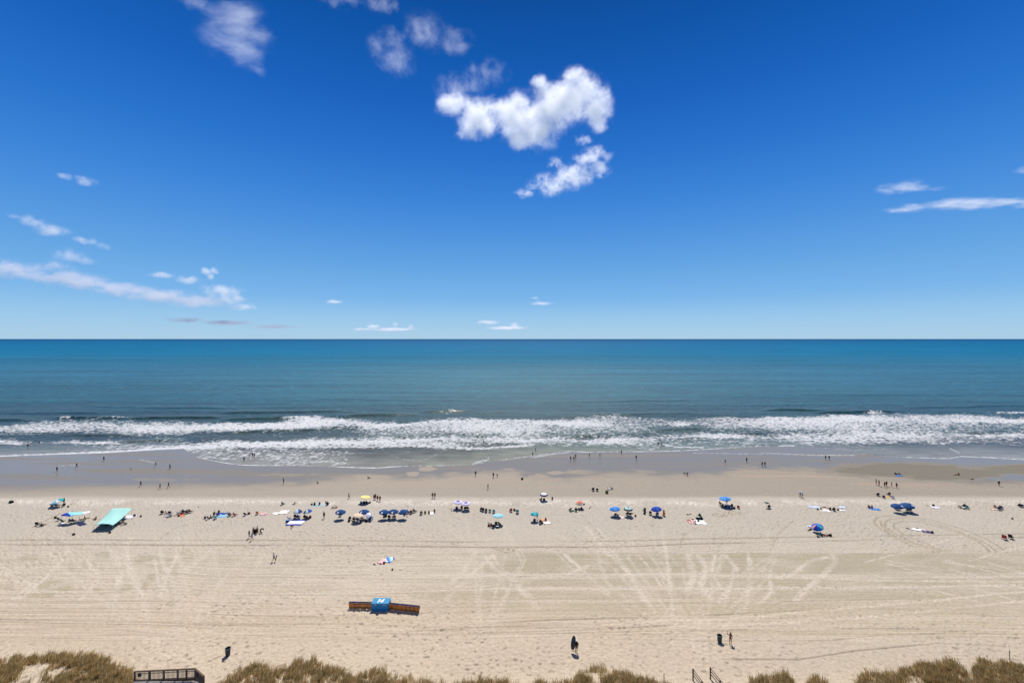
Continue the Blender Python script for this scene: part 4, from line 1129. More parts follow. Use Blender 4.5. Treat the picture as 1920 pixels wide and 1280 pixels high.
def towel(px, py, label, cols, w=1.0, l=1.8, rz=0.0, pat='plain', group='towels and blankets on the sand', name='beach_towel', cat='beach towel', n_=7):
    loc = G(px, py); b = B(); s = random.uniform(0, 9)
    def pt(u, v):
        x, y = (u - .5) * w, (v - .5) * l
        wob = .05 * math.sin(7 * v + s) * (abs(u - .5) ** 2) + .03 * math.sin(9 * u + s)
        return (x + .03 * math.sin(5 * v + s), y + wob,   .085 + .018 * math.sin(11 * u + 5 * v + s) + .014 * math.sin(13 * v - 4 * u + s))
    k = len(cols)
    if pat == 'plain': mi = lambda u, v: 0
    elif pat == 'across': mi = lambda u, v: int(v * n_ * .999) % k
    elif pat == 'along': mi = lambda u, v: int(u * n_ * .999) % k
    elif pat == 'check': mi = lambda u, v: (int(u * n_) + int(v * n_)) % k
    elif pat == 'border': mi = lambda u, v: 1 if (v < .2 or v > .78) else 0
    b.grid(pt, 14, 14, mi, thick=.022)
    o = b.obj(name, cols); o.location = loc; o.rotation_euler = (0, 0, R(rz)); tag(o, label, cat, group)
    return o
def bag(px, py, label, col='navy', s=1.0, rz=0.0, group='bags on the sand', at=None):
    o = empty('beach_bag', at if at is not None else G(px, py), R(rz), label, 'beach bag', group); o.scale = (s, s, s)
    b = B(); b.lathe([(.0, 0), (.22, .0), (.25, .06), (.26, .22), (.23, .36), (.20, .37), (.16, .30), (0, .27)], 12)
    for v in b.bm.verts: v.co.y *= .62
    b.obj('body', col, o)
    for s_ in (-1, 1):
        b = B(); b.tube([(-.12, s_ * .12, .33), (-.10, s_ * .13, .48), (0, s_ * .12, .54), (.10, s_ * .13, .48), (.12, s_ * .12, .33)], .012, 5); b.obj('handle', col, o)
    return o
def cooler(px, py, label, col='blue', lid='white', rz=0.0, s=1.0, group='coolers on the sand'):
    o = empty('cooler', G(px, py), R(rz), label, 'cooler', group); o.scale = (s, s, s)
    b = B(); b.box((0, 0, .18), (.56, .34, .36), taper=1.06); b.obj('body', col, o)
    b = B(); b.box((0, 0, .395), (.61, .38, .065), taper=.94); b.obj('lid', lid, o)
    b = B(); b.tube([(-.31, 0, .30), (-.33, 0, .45), (-.30, 0, .52), (.30, 0, .52), (.33, 0, .45), (.31, 0, .30)], .012, 5); b.obj('handle', lid, o)
    return o
def sandal(px, py, label, col='charcoal', rz=0.0, group='sandals left on the sand', s=1.0):
    o = empty('sandal', G(px, py), R(rz), label, 'sandal', group); o.scale = (s, s, s)
    b = B(); b.grid(lambda u, v: ((u - .5) * (.085 + .03 * math.sin(3.1 * v)), (v - .5) * .27, .03 + .01 * v), 3, 6, thick=.028); b.obj('sole', col, o)
    b = B(); b.tube([(-.045, .02, .03), (-.02, .05, .075), (.02, .05, .075), (.045, .02, .03)], .012, 5); b.obj('strap', col, o)
    return o
def board(px, py, label, col='white', w=.55, l=1.5, rz=0.0, at=None, rot=None, name='bodyboard', group=None, cat='bodyboard'):
    b = B()
    def pt(u, v):
        ww = w * (math.sin(math.pi * min(max(.08 + .87 * v, 0), 1)) ** .45)
        return ((u - .5) * ww, (v - .5) * l, .06 + .06 * max(0, v - .75) * 2)
    b.grid(pt, 4, 10, thick=.05)
    o = b.obj(name, col); o.location = at if at is not None else G(px, py); o.rotation_euler = rot if rot else (0, 0, R(rz)); tag(o, label, cat, group)
    return o
# ------------------------------------------------------------------ dune grass: blades for what nobody could count
def build_grass(name, x0, x1, seed, lean, n_tuft):
    rg = np.random.default_rng(seed)
    pts = []
    while len(pts) < n_tuft:
        m = 20000
        Y = rg.uniform(42, 66, m); X = rg.uniform(-1.2, 1.2, m) * Y
        zg = ground_z(X, Y)
        px, py = to_px(X, Y, zg)
        lim = grass_top(px) + 6
        patch = fbm(X * 0.16, Y * 0.22, 301, 4); fine = fbm(X * 0.7, Y * 0.7, 302, 2)
        inside = smooth(-3, 14, py - lim)
        ok = (px > x0) & (px < x1) & (py > lim - 2) & (py < 1345) & (rg.uniform(0, 1, m) < inside * smooth(.30, .48, patch) * (.22 + .78 * smooth(.38, .60, fine)) * smooth(1.0, .0, np.maximum(0, (lim > 1310).astype(float))))
        if not ok.any(): break
        pts += list(zip(X[ok], Y[ok], zg[ok], patch[ok]))
        if len(pts) < 50 and m > 1: 
            if rg.uniform() < .002: break
    pts = np.array(pts[:n_tuft])
    nb = 20
    N = len(pts) * nb
    rep = np.repeat(pts, nb, 0)
    ox = rg.normal(0, .16, N); oy = rg.normal(0, .16, N)
    hgt = rg.uniform(.28, .95, N) * np.repeat(rg.uniform(.6, 1.2, len(pts)), nb)
    hgt *= np.where(rg.uniform(0, 1, N) < .05, 1.55, 1.0)
    az = rg.uniform(0, 2 * np.pi, N); sp = rg.uniform(.05, .55, N)
    dx = np.cos(az) * sp + lean[0] + rg.normal(0, .1, N); dy = np.sin(az) * sp + lean[1]
    wv = rg.uniform(.012, .026, N)
    bx, by = rep[:, 0] + ox, rep[:, 1] + oy; bz = rep[:, 2] - .03
    wa = az + 1.57; wx, wy = np.cos(wa) * wv, np.sin(wa) * wv
    mx, my, mz = bx + dx * hgt * .35, by + dy * hgt * .35, bz + hgt * .62
    tx, ty, tz = bx + dx * hgt, by + dy * hgt, bz + hgt * (1 - .12 * np.hypot(dx, dy))
    V = np.stack([np.stack([bx - wx, by - wy, bz], -1), np.stack([bx + wx, by + wy, bz], -1), np.stack([mx - wx * .8, my - wy * .8, mz], -1), np.stack([mx + wx * .8, my + wy * .8, mz], -1), np.stack([tx, ty, tz], -1)], 1).reshape(-1, 3)
    i0 = np.arange(N)[:, None] * 5
    T = (i0[:, :, None] + np.array([[0, 1, 3], [0, 3, 2], [2, 3, 4]])[None]).reshape(-1, 3)
    me = bpy.data.meshes.new(name)
    me.vertices.add(len(V)); me.vertices.foreach_set('co', V.astype(np.float32).ravel())
    me.loops.add(len(T) * 3); me.loops.foreach_set('vertex_index', T.astype(np.int32).ravel())
    me.polygons.add(len(T)); me.polygons.foreach_set('loop_start', np.arange(0, len(T) * 3, 3, dtype=np.int32))
    me.update(calc_edges=True)
    base = np.array([[.45, .28, .14], [.54, .40, .23], [.33, .24, .11], [.38, .235, .125], [.25, .19, .09]])
    tuftc = rg.integers(0, 5, len(pts)); which = np.where(rg.uniform(0, 1, N) < .6, np.repeat(tuftc, nb), rg.integers(0, 5, N))
    c = base[which] * np.array([[1.08, 1.14, 1.02]]) * rg.uniform(.7, 1.25, (N, 1))
    add_color(me, 'tint', np.repeat(c, 5, 0))
    return me
gm = bpy.data.materials.new('dry_grass'); gm.use_nodes = True
_n = NT(gm.node_tree)
_a = _n.new('ShaderNodeAttribute', attribute_name='tint')
_d = _n.new('ShaderNodeBsdfDiffuse'); _n.link(_a.outputs['Color'], _d.inputs[0])
_t = _n.new('ShaderNodeBsdfTranslucent'); _n.link(_a.outputs['Color'], _t.inputs[0])
_x = _n.new('ShaderNodeMixShader'); _x.inputs[0].default_value = 0.5; _n.link(_d.outputs[0], _x.inputs[1]); _n.link(_t.outputs[0], _x.inputs[2])
_o = _n.new('ShaderNodeOutputMaterial'); _n.link(_x.outputs[0], _o.inputs[0])
for nm, x0, x1, sd, ln, nt in (('dune_grass', -160, 262, 1, (.45, -.05), 2400), ('dune_grass', 385, 790, 2, (.22, 0), 1900), ('dune_grass', 790, 1000, 3, (.1, 0), 500), ('dune_grass', 1000, 1296, 4, (.05, 0), 1250), ('dune_grass', 1396, 1596, 5, (-.1, 0), 650), ('dune_grass', 1596, 2080, 6, (-.25, .05), 3200)):
    gme = build_grass(nm, x0, x1, sd, ln, nt); gme.materials.append(gm)
    tag(link(bpy.data.objects.new(nm, gme)), kind='stuff')

# ------------------------------------------------------------------ rental box with the number and its rows of folded wooden chairs
def rental_box():
    c = G(712.3, 1144.6)
    w, d, h = 2.62, 1.5, 1.12
    o = empty('storage_box', c + Vector((0, d / 2, 0)), R(-1.0), 'bright blue beach storage box with a white 14 painted on its lid', 'storage box')
    b = B(); b.box((0, 0, h / 2 - .05), (w, d, h + .1)); bmesh.ops.bevel(b.bm, geom=b.bm.edges[:], offset=.025, segments=1, affect='EDGES'); b.obj('body', 'box_blue2', o)
    b = B(); b.box((0, -.02, h + .03), (w + .10, d + .12, .055)); bmesh.ops.bevel(b.bm, geom=b.bm.edges[:], offset=.018, segments=1, affect='EDGES'); b.obj('lid', 'box_blue', o)
    for x in (-.78, .68):
        b = B(); b.box((x, -d / 2 - .02, h - .16), (.42, .03, .07)); b.obj('handle_plate', 'white', o)
    for x in (-w / 2 + .04, w / 2 - .04):
        b = B(); b.box((x, -d / 2 - .012, h / 2), (.05, .02, h - .04)); b.obj('corner_trim', 'box_blue2', o)
    def stroke(bb, p0, p1, wd):
        p0, p1 = Vector(p0), Vector(p1); sh = lambda v: Vector((v.x + v.y * .22, v.y, 0)); a_, c_ = sh(p0), sh(p1); dd = c_ - a_
        bb.box(((a_.x + c_.x) / 2, (a_.y + c_.y) / 2, 0), (dd.length + wd * .3, wd, .006), Euler((0, 0, math.atan2(dd.y, dd.x))))
    for nm_, ox, strokes in (('painted_digit_one', -.33, (((0, -.48, 0), (0, .48, 0), .17), ((-.02, .44, .001), (-.19, .24, .001), .13))), ('painted_digit_four', .17, (((.12, -.48, 0), (.12, .46, 0), .17), ((.10, .44, .001), (-.25, -.17, .001), .14), ((-.27, -.20, .002), (.31, -.20, .002), .15)))):
        bb = B()
        for i_, (p0, p1, wd) in enumerate(strokes):
            n0 = len(bb.bm.verts); stroke(bb, p0[:2] + (0,), p1[:2] + (0,), wd)
            bb.bm.verts.ensure_lookup_table()
            for v in bb.bm.verts[n0:]: v.co.z += i_ * .003
        dg_ = bb.obj(nm_, 'white', o); dg_.location = (ox, -.03, h + .064)
    return o
rental_box()
_fc = {}
def folded_chair(loc, rz, label, group, k):
    if not _fc:
        b = B()
        for x in (-.035, .035):
            b.box((x, -.02, .44), (.03, .07, .95), Euler((R(14), 0, 0))).box((x * .5, .22, .42), (.03, .06, .90), Euler((R(-24), 0, 0)))
        for z in (.12, .30, .48, .66): b.box((0, -.02 - (z - .44) * .25, z), (.115, .02, .085), Euler((R(14), 0, 0)))
        _fc['frame'] = b.mesh('wooden_frame', ['wood'])
        b = B(); b.box((0, .02, .90), (.10, .30, .10), Euler((R(14), 0, 0))).box((0, .20, .72), (.09, .05, .40), Euler((R(-24), 0, 0))); _fc['canvas'] = b.mesh('canvas', ['navy'])
        b = B(); b.tube([(0, .1, .88), (0, .06, 1.10)], .022, 5); _fc['tip'] = b.mesh('back_slat_end', ['slate'])
    o = empty('folded_chair', loc, rz, label, 'wooden chair', group); o.scale = (1.22, 1.05, 1.05)
    inst('wooden_frame', _fc['frame'], random.choice(('wood', 'wood', 'wood2')), o); inst('canvas', _fc['canvas'], random.choice(('navy', 'navy', 'purple', 'charcoal')), o)
    inst('back_slat_end', _fc['tip'], random.choice(('slate', 'navy', 'grey')), o)
for (xa, ya), (xb, yb), lab, grp, nn in (((654.5, 1141.0), (696.2, 1142.0), 'folded wooden beach chair in the shorter packed row beside the blue box', 'folded chairs packed in the shorter row', 26),
                                         ((729.3, 1143.2), (785.0, 1149.2), 'folded wooden beach chair in the longer packed row beside the blue box', 'folded chairs packed in the longer row', 35)):
    pa, pb = G(xa, ya), G(xb, yb)
    ang = math.atan2(pb.y - pa.y, pb.x - pa.x)
    for i in range(nn):
        q = pa.lerp(pb, i / (nn - 1)); q = q + Vector((0, .12 + random.uniform(-.03, .03), 0)); q.z = float(ground_z(np.array([q.x]), np.array([q.y]))[0])
        folded_chair(q, ang + random.uniform(-.05, .05), lab, grp, i)

# ------------------------------------------------------------------ boardwalk platform and beach access hand rails
def boardwalk():
    zf = 5.3
    A = Vector((-42.75, 51.5, zf)); Bq = Vector((-36.2, 51.95, zf)); Cq = Vector((-34.45, 50.8, zf))
    o = empty('boardwalk_deck', (-39.0, 48.0, zf), 0, 'raised wooden boardwalk platform with brown railing above the dune', 'boardwalk')
    P0 = Vector(o.location)
    def add(b, name, mat): return b.obj(name, mat, o)
    def at(p): return p - P0
    def span(p, q, zc, w, hgt, name, mat):
        b = B(); m = (p + q) / 2; d = q - p
        b.box(at(Vector((m.x, m.y, zf + zc))), (d.length, w, hgt), Euler((0, 0, math.atan2(d.y, d.x)))); return add(b, name, mat)
    for p, q in ((A, Bq), (Bq, Cq)):
        span(p, q, 1.10, .17, .05, 'cap_rail', 'dark_wood'); span(p, q, 1.03, .05, .09, 'top_rail', 'dark_wood'); span(p, q, .80, .04, .055, 'middle_rail', 'dark_wood'); span(p, q, .08, .05, .10, 'bottom_rail', 'dark_wood')
        span(p, q, -.14, .06, .26, 'fascia_board', 'dark_wood')
    posts = [A + (Bq - A) * t for t in (0.0, .245, .48, .71, .855, 1.0)] + [Cq]
    for p in posts:
        b = B(); b.box(at(p + Vector((0, .045, -.9))), (.15, .12, 4.0)); add(b, 'post', 'dark_wood')
    k = 0
    for p, q in ((A, Bq), (Bq, Cq)):
        n_ = int((q - p).length / .135)
        for i in range(1, n_):
            r = p.lerp(q, i / n_)
            b = B(); b.box(at(r + Vector((0, 0, .55))), (.042, .042, .86)); add(b, 'baluster', 'dark_wood')
    for p, q, t in ((A, Bq, .09), (Bq, Cq, .33)):
        r = p.lerp(q, t); b = B(); d = q - p
        b.box(at(r + Vector((0, -.05, .70))), (.40, .02, .42), Euler((0, 0, math.atan2(d.y, d.x)))); add(b, 'notice_plate', 'charcoal')
    # floor boards run across, each a plank of its own
    y = 51.42; i = 0
    while y > 44.0:
        xr = -36.25 if y > 51 else -34.5 - .0
        if 50.8 < y: xr = -36.2 + (51.95 - y) / (51.95 - 50.8) * 1.7
        b = B(); b.box(at(Vector(((-42.75 + xr) / 2, y, zf + random.uniform(-.02, -.008)))), (xr + 42.75, .138, .04)); add(b, 'floor_board', 'grey_wood'); y -= .148
    for x in (-42.3, -39.4, -36.6):
        b = B(); b.box(at(Vector((x, 48.0, zf - .16))), (.06, 6.6, .22)); add(b, 'joist', 'dark_wood')
        b = B(); b.box(at(Vector((x, 46.0, zf - 1.8))), (.16, .16, 3.2)); add(b, 'support_post', 'dark_wood')
    return o
boardwalk()
def handrail(px, py, label, x_to):
    f = G(px, py)
    o = empty('hand_rail', f, 0, label, 'hand rail', 'wooden hand rails of the beach access path')
    for i, yy in enumerate((0, -2.6, -5.2, -7.8)):
        gz = float(ground_z(np.array([f.x]), np.array([f.y + yy]))[0]) - f.z
        b = B(); b.box((0, yy, gz + .45), (.13, .13, 1.9)); b.obj('post', 'dark_wood', o)
    for z in (.50, .88, 1.22):
        g1 = float(ground_z(np.array([f.x]), np.array([f.y - 8]))[0]) - f.z
        b = B(); b.tube([(.08 if x_to > 0 else -.08, .05, z), (.08 if x_to > 0 else -.08, -8, z + g1)], .05, 4); b.obj('rail', 'dark_wood', o)
handrail(1299.5, 1274, 'dark wooden hand rail of the sandy access path on the dune grass side', 1)
handrail(1332.0, 1271.5, 'dark wooden hand rail of the sandy access path on the open sand side', 1)
def pole_marker(px, py, h, label):
    b = B(); b.tube([(0, 0, -.3), (0, 0, h)], .045, 6).ball((0, 0, h), (.11, .11, .08), sub=1); o = b.obj('marker_post', 'dark_wood'); o.location = G(px, py); tag(o, label, 'post')
pole_marker(1245, 1279, 1.1, 'short dark wooden post standing in the dune grass near the access path')
pole_marker(1893, 1236, 1.2, 'thin dark post standing up from the dune grass at its beach edge')

# ------------------------------------------------------------------ trash barrels
def barrel(px, py, label, col):
    o = empty('trash_can', G(px, py), random.uniform(0, 3), label, 'trash can', 'trash barrels on the upper beach')
    b = B(); b.lathe([(0, .02), (.255, 0), (.27, .05), (.33, .93), (.335, .95), (.315, .95), (.30, .88), (.25, .10), (0, .08)], 24); b.obj('body', col, o)
    b = B(); b.lathe([(.335, .90), (.365, .91), (.365, .965), (.33, .98), (.318, .955), (.318, .90)], 24, cap=False); b.obj('rim', 'grey', o)
    for s in (-1, 1):
        b = B(); b.tube([(s * .36, -.10, .90), (s * .42, -.08, .84), (s * .42, .08, .84), (s * .36, .10, .90)], .022, 6); b.obj('handle', col, o)
barrel(427.2, 1227.6, 'dark grey open trash barrel standing alone near the boardwalk platform', 'slate')
barrel(1349.3, 1203.0, 'dark grey open trash barrel standing beside the bikini clad woman', 'slate')

# ------------------------------------------------------------------ shades and tents
def mint_canopy():
    # long ripstop sheet pulled by the wind from an arched pole, weighted at its far corners
    c = [G(215, 966), None]
    zf = float(c[0].z)
    def gp(px, py, h): v = GH(px, py, h); return v + Vector((0, 0, h))
    FL, FR, NL, NR = gp(209, 953.5, 1.9), gp(247, 953.0, 1.9), gp(176, 985.5, 1.1), gp(211, 984.5, 1.2)
    base = G(205, 987)
    o = empty('beach_canopy', base, 0, 'large mint green wind canopy stretched over a shaded pit of chairs', 'beach canopy', 'sun shades')
    def pt(u, v):
        a = NL.lerp(NR, u); b_ = FL.lerp(FR, u); p = a.lerp(b_, v)
        p = p + Vector((0, 0, .42 * math.sin(math.pi * u) * (1 - .7 * v) - .25 * math.sin(math.pi * v) + .035 * math.sin(9 * u + 7 * v) + .03 * math.sin(17 * u - 5 * v) * (1 - v)))
        return p - base
    b = B(); b.grid(pt, 20, 20, thick=.012); b.obj('canopy_sheet', 'mint', o)
    b = B(); b.tube([pt(u, 0) for u in [k / 12 for k in range(13)]], .022, 6); b.obj('arched_pole', 'teal', o)
    for p in (pt(0, 0), pt(1, 0)):
        g = Vector((p.x, p.y, 0)) ; b = B(); b.tube([tuple(p), (p.x * 1.02, p.y - .2, -.1)], .02, 5); b.obj('pole', 'teal', o)
    for p in (pt(0, 1), pt(1, 1)):
        b = B(); b.tube([tuple(p), (p.x, p.y, -.1)], .02, 5); b.obj('pole', 'teal', o)
    return o
mint_canopy()
def wing_shade():
    def gp(px, py, h): v = GH(px, py, h); return v + Vector((0, 0, h))
    P = [gp(114, 966, 1.9), gp(124, 960.5, 2.2), gp(137, 960, 2.1), gp(170, 958, 1.7)]
    Q = [gp(114.5, 967, 1.8), gp(131, 967.5, 1.9), gp(145, 965, 1.9), gp(169, 960.5, 1.6)]
    base = G(135, 977)
    o = empty('beach_canopy', base, 0, 'narrow windblown shade, royal blue at one end and pale aqua at the other', 'beach canopy', 'sun shades')
    def lerp3(L_, u):
        u *= 3; i = min(int(u), 2); return L_[i].lerp(L_[i + 1], u - i)
    def pt(u, v): return lerp3(P, u).lerp(lerp3(Q, u), v) + Vector((0, 0, .12 * math.sin(math.pi * v) + .05 * math.sin(14 * u))) - base
    b = B(); b.grid(pt, 18, 6, lambda u, v: 0 if u < .36 else (1 if u < .8 else 2), thick=.012); b.obj('canopy_sheet', ['royal', 'aqua', 'white'], o)
    for u, v in ((.02, .5), (.98, .5), (.45, .95)):
        p = pt(u, v); b = B(); b.tube([tuple(p), (p.x, p.y - .1, -.1)], .02, 5); b.obj('pole', 'pale_grey', o)
    return o
wing_shade()
def popup_tent():
    base = G(1312, 973.5)
    o = empty('beach_tent', base, R(-10), 'small green pop up beach tent with its dark opening over a white mat', 'beach tent', 'sun shades')
    def shell(u, v):
        a = math.pi * u; w = .88 * math.cos(a); zt = 1.55 * (1 - abs(math.cos(a)) ** 1.15)
        k = 1 - .75 * v ** 1.5
        return (w * (1 - .45 * v), .15 + 1.25 * v, max(.0, zt * k))
    b = B(); b.grid(shell, 16, 8, lambda u, v: 1 if (v < .3 or u < .2) else 0, thick=.012); b.obj('tent_shell', ['green', 'pale_green'], o)
    b = B(); b.tube([tuple(Vector(shell(k / 14, 0)) + Vector((0, -.01, .01))) for k in range(15)], .022, 6); b.obj('front_hoop', 'pale_green', o)
    b = B(); b.grid(lambda u, v: ((u - .5) * 1.6, .15 + 1.1 * v, .04), 4, 4, thick=.02); b.obj('floor_sheet', 'dark_green', o)
    return o
popup_tent()
# ------------------------------------------------------------------ people in the surf and on the wet sand
gs, gw = 'people in the surf', 'people on the wet sand'
person(52, 839, 'bather standing in shallow foam with both hands to a pink ring', 'carry', 20, bottom='black', group=gs)
b = B(); b.lathe([(.28 + .11 * math.cos(t), .11 * math.sin(t)) for t in [2 * math.pi * k / 10 for k in range(11)]], 18, cap=False); o = b.obj('swim_ring', ['pale_pink']); o.location = G(52, 839) + Vector((-.1, .30, 1.15)); o.rotation_euler = (R(60), 0, 0); tag(o, 'pink swim ring held by the bather in shallow foam', 'swim ring')
person(74, 832, 'lone swimmer, only head and shoulders above the white shore break', 'stand', 0, dz=-.55, group=gs)
person(153, 828, 'swimmer behind the crest of the shore break, only the head showing', 'stand', 30, dz=-.75, group=gs)
person(300, 829, 'dark haired surf bather bending forward in front of a small green wave', 'bend', 70, top='black', bottom='black', dz=-.3, group=gs)
person(853, 811, 'bather in white foam, nearer to the shore of a close pair', 'stand', 10, dz=-.2, group=gs)
person(857, 808.5, 'bather in white foam, farther out of a close pair', 'stand', -20, top='black', dz=-.2, group=gs)
person(870, 818.5, 'lone waist deep bather above the small olive wave', 'stand', 0, top='black', group=gs)
person(896, 823.5, 'bather in dark shorts apart from the knot of three at the shore break', 'stand', 0, bottom='black', group=gs)
person(902.8, 823, 'small child bather within the knot at the shore break', 'stand', 15, h=1.2, bottom='red', group=gs)
person(911, 824.5, 'bather standing farthest along the knot at the shore break', 'stand', -15, bottom='navy', group=gs)
person(906.8, 832, 'tall bather in dark trunks wading nearest the sand at the shore break', 'akimbo', 0, bottom='charcoal', group=gs)
person(1221, 778.5, 'lone swimmer far out beyond the breakers, only the head showing', 'stand', 0, dz=.05, group=gs)
person(1321, 775, 'very distant swimmer in the blue water past the breakers', 'stand', 0, dz=-.05, group=gs)
person(1273.5, 796, 'bodysurfer on the small white crest with a partner close by', 'stand', 10, top='black', dz=-.1, group=gs)
person(1279, 796, 'second bodysurfer on the small white crest, slightly farther along', 'stand', -10, top='navy', dz=-.1, group=gs)
person(1234, 835, 'bather in navy shorts of a couple wading in thin foam', 'stand', 0, bottom='navy', group=gs)
person(1241, 835.5, 'partner of the couple wading in thin foam, wearing black', 'stand', 10, suit='black', h=1.64, group=gs)

person(106.8, 884, 'lone walker in dark shorts on the wet sand, nearest the beach corner', 'stand', 0, bottom='black', top='charcoal', group=gw)
person(143.8, 877, 'wader in navy striding across the wet sand by a white foam streak', 'walk', -90, top='navy', bottom='black', group=gw)
person(194.7, 864, 'person in black standing alone closest to the far foam line', 'stand', 0, top='black', bottom='charcoal', group=gw)
person(246, 879.5, 'child crouching alone on the mirror like wet sand', 'crouch', 90, suit='lime', h=1.15, group=gw)
person(291.8, 874, 'child running bent forward over the wet sand', 'walk', 60, suit='b:red', h=1.45, long=True, group=gw)
person(318.6, 879.5, 'person in dark shorts standing with arm raised on the wet sand', 'armup', 0, bottom='navy', group=gw)
person(264, 912, 'stocky walker in black at the edge of the wet sand', 'walk', 90, top='black', bottom='black', group=gw)
person(300, 916.5, 'first of two walkers in dark swimwear following the wet edge', 'walk', 90, suit='black', h=1.6, long=True, group=gw)
person(316, 914.8, 'second of two walkers in dark swimwear, stepping wide', 'walk', 90, suit='maroon', long=True, group=gw)
person(457.6, 865, 'wader in black with elbows out in the thin swash', 'akimbo', 0, top='black', bottom='black', group=gw)
person(467.2, 858, 'small child wading between two groups in the thin swash', 'stand', 20, h=1.25, bottom='tan_cloth', group=gw)
person(474, 857.2, 'tall man in black of a close couple in the swash', 'stand', 10, top='black', bottom='black', h=1.8, group=gw)
person(477.2, 857.4, 'woman in grey of a close couple in the swash', 'stand', -10, suit='slate', long=True, group=gw)
person(531.8, 907, 'man raising one arm above his head on the wet sand', 'armup', 100, top='black', bottom='black', h=1.8, group=gw)
person(595, 906, 'child crouching over something white on the wet sand', 'crouch', -60, top='black', bottom='black', h=1.2, group=gw)
b = B(); b.lathe([(0, 0), (.11, 0), (.15, .24), (.14, .24), (.10, .03), (0, .03)], 12); o = b.obj('sand_bucket', ['white']); o.location = G(597.5, 905.6); tag(o, 'white sand bucket beside the crouching child', 'bucket')
person(691, 896.5, 'person in black sitting on a drying sand patch with legs out', 'sit', -80, suit='black', group=gw)
person(891.7, 892.2, 'person in black standing alone by the rippled puddle', 'stand', 0, top='black', bottom='charcoal', group=gw)
person(915, 917, 'slim walker in dark clothes on the firm sand above the puddles', 'walk', 90, top='black', bottom='khaki', cap='white', group=gw)
person(999, 855.5, 'man in red trunks standing at the curved foam line', 'stand', 0, bottom='dark_red', group=gw)
person(1004, 846.5, 'wader in black just behind the man in red trunks', 'walk', -90, suit='black', group=gw)
person(1070, 863.5, 'outermost of three bathers standing together on wet sand', 'stand', 0, bottom='navy', group=gw)
person(1076.2, 863.8, 'bather nearest the dry beach of three standing together', 'stand', 10, bottom='charcoal', skin='skin_red', group=gw)
person(1079.3, 859.5, 'bather nearest the water of three standing together', 'stand', 0, suit='black', group=gw)
person(1105, 856.5, 'slight child alone on wet sand between the trio and a walker', 'stand', 0, h=1.45, suit='maroon', group=gw)
person(1125, 856.6, 'walker with open stance on wet sand next to the slight child', 'walk', 70, bottom='black', group=gw)
person(1165, 851.5, 'person in black standing on the thin white foam line', 'stand', 0, suit='black', group=gw)
person(1193, 862, 'tall person in dark trunks reflected alone in the wet sand', 'stand', 0, bottom='black', top='charcoal', h=1.8, group=gw)
person(925, 895.2, 'adult of a pair with a small child where wet sand ends', 'stand', 0, top='navy', bottom='black', group=gw)
person(932.2, 894.6, 'small child standing next to an adult where wet sand ends', 'stand', 0, h=1.3, bottom='dark_red', group=gw)
bag(979, 898.8, 'dark bag left alone on the damp sand', 'black', 1.5, 20)
person(1289, 892, 'adult bending down over a child at the puddle rim', 'bend', 100, bottom='black', top='charcoal', group=gw)
person(1283, 888.2, 'child in a white cap crouching in the puddle', 'crouch', 60, h=1.25, bottom='grey', cap='white', group=gw)
person(1359.8, 868.3, 'child wading alone in the rippled puddle', 'stand', 0, h=1.45, bottom='charcoal', group=gw)
person(1400, 866.5, 'tall person in black standing in the sheet of wet sand', 'stand', 0, top='black', bottom='black', h=1.8, group=gw)
person(1429, 874.4, 'woman in black of a couple standing on the wet sand', 'stand', 0, suit='black', long=True, group=gw)
person(1434.2, 874.6, 'man in black of a couple standing on the wet sand', 'akimbo', 0, top='black', bottom='black', h=1.78, group=gw)
person(1548, 861.4, 'woman of a couple near the shimmering swash, slim in black', 'stand', 0, suit='black', long=True, group=gw)
person(1554.6, 862, 'man of a couple near the shimmering swash, broader', 'akimbo', 0, top='charcoal', bottom='black', group=gw)
g6 = 'row of teenagers beside the tidal stream'
person(1643, 908.6, 'boy with both arms thrown up at one end of the row of teenagers', 'armup', 40, bottom='maroon', skin='skin_red', group=g6)
person(1648.4, 911.2, 'girl carrying a child on her shoulders in the row of teenagers', 'stand', 20, suit='maroon', skin='skin_red', group=g6)
person(0, 0, 'small child riding on the shoulders of a girl', 'hug', 20, h=1.05, bottom='grey', at=G(1648.4, 911.2) + Vector((0.0, .03, 1.40)), group=g6)
person(1658.8, 913, 'tall teenager in dark red in the middle of the row', 'stand', 0, suit='dark_red', skin='skin_red', group=g6)
person(1662.4, 912.2, 'teenager in black close behind the one in dark red', 'akimbo', 10, bottom='black', top='maroon', group=g6)
person(1672, 913, 'slim teenager standing with a gap on both sides', 'stand', 60, suit='maroon', skin='skin_red', h=1.66, group=g6)
person(1681.3, 915.4, 'teenager in black with head down at the end of the row', 'walk', 90, top='black', bottom='black', group=g6)
person(1679.5, 889.2, 'person lying on the sand bar with a white cap', 'sit', -90, top='slate', bottom='black', cap='white', group=gw)
person(1685.5, 889.4, 'person in blue reclining on the sand bar beside the white cap', 'sit', -80, bottom='blue', top='white', group=gw)
towel(1686, 892, 'blue towel on the wet sand bar under the reclining pair', ['blue', 'sky'], 1.6, 1.2, 20, 'across')
person(1798, 890.3, 'dark haired person sitting upright on the far sand bar', 'hug', 80, suit='black', group=gw)
person(1793, 890.2, 'person lying down next to one sitting on the far sand bar', 'lie', 80, suit='maroon', skin='skin_red', group=gw)
person(1822, 898.3, 'sunbather lying alone at the edge of the tidal stream', 'lie', -70, suit='black', group=gw)
person(1873, 911, 'walker in a white hat at the edge of the tidal stream', 'walk', -60, top='black', bottom='dark_red', hat='white', group=gw)

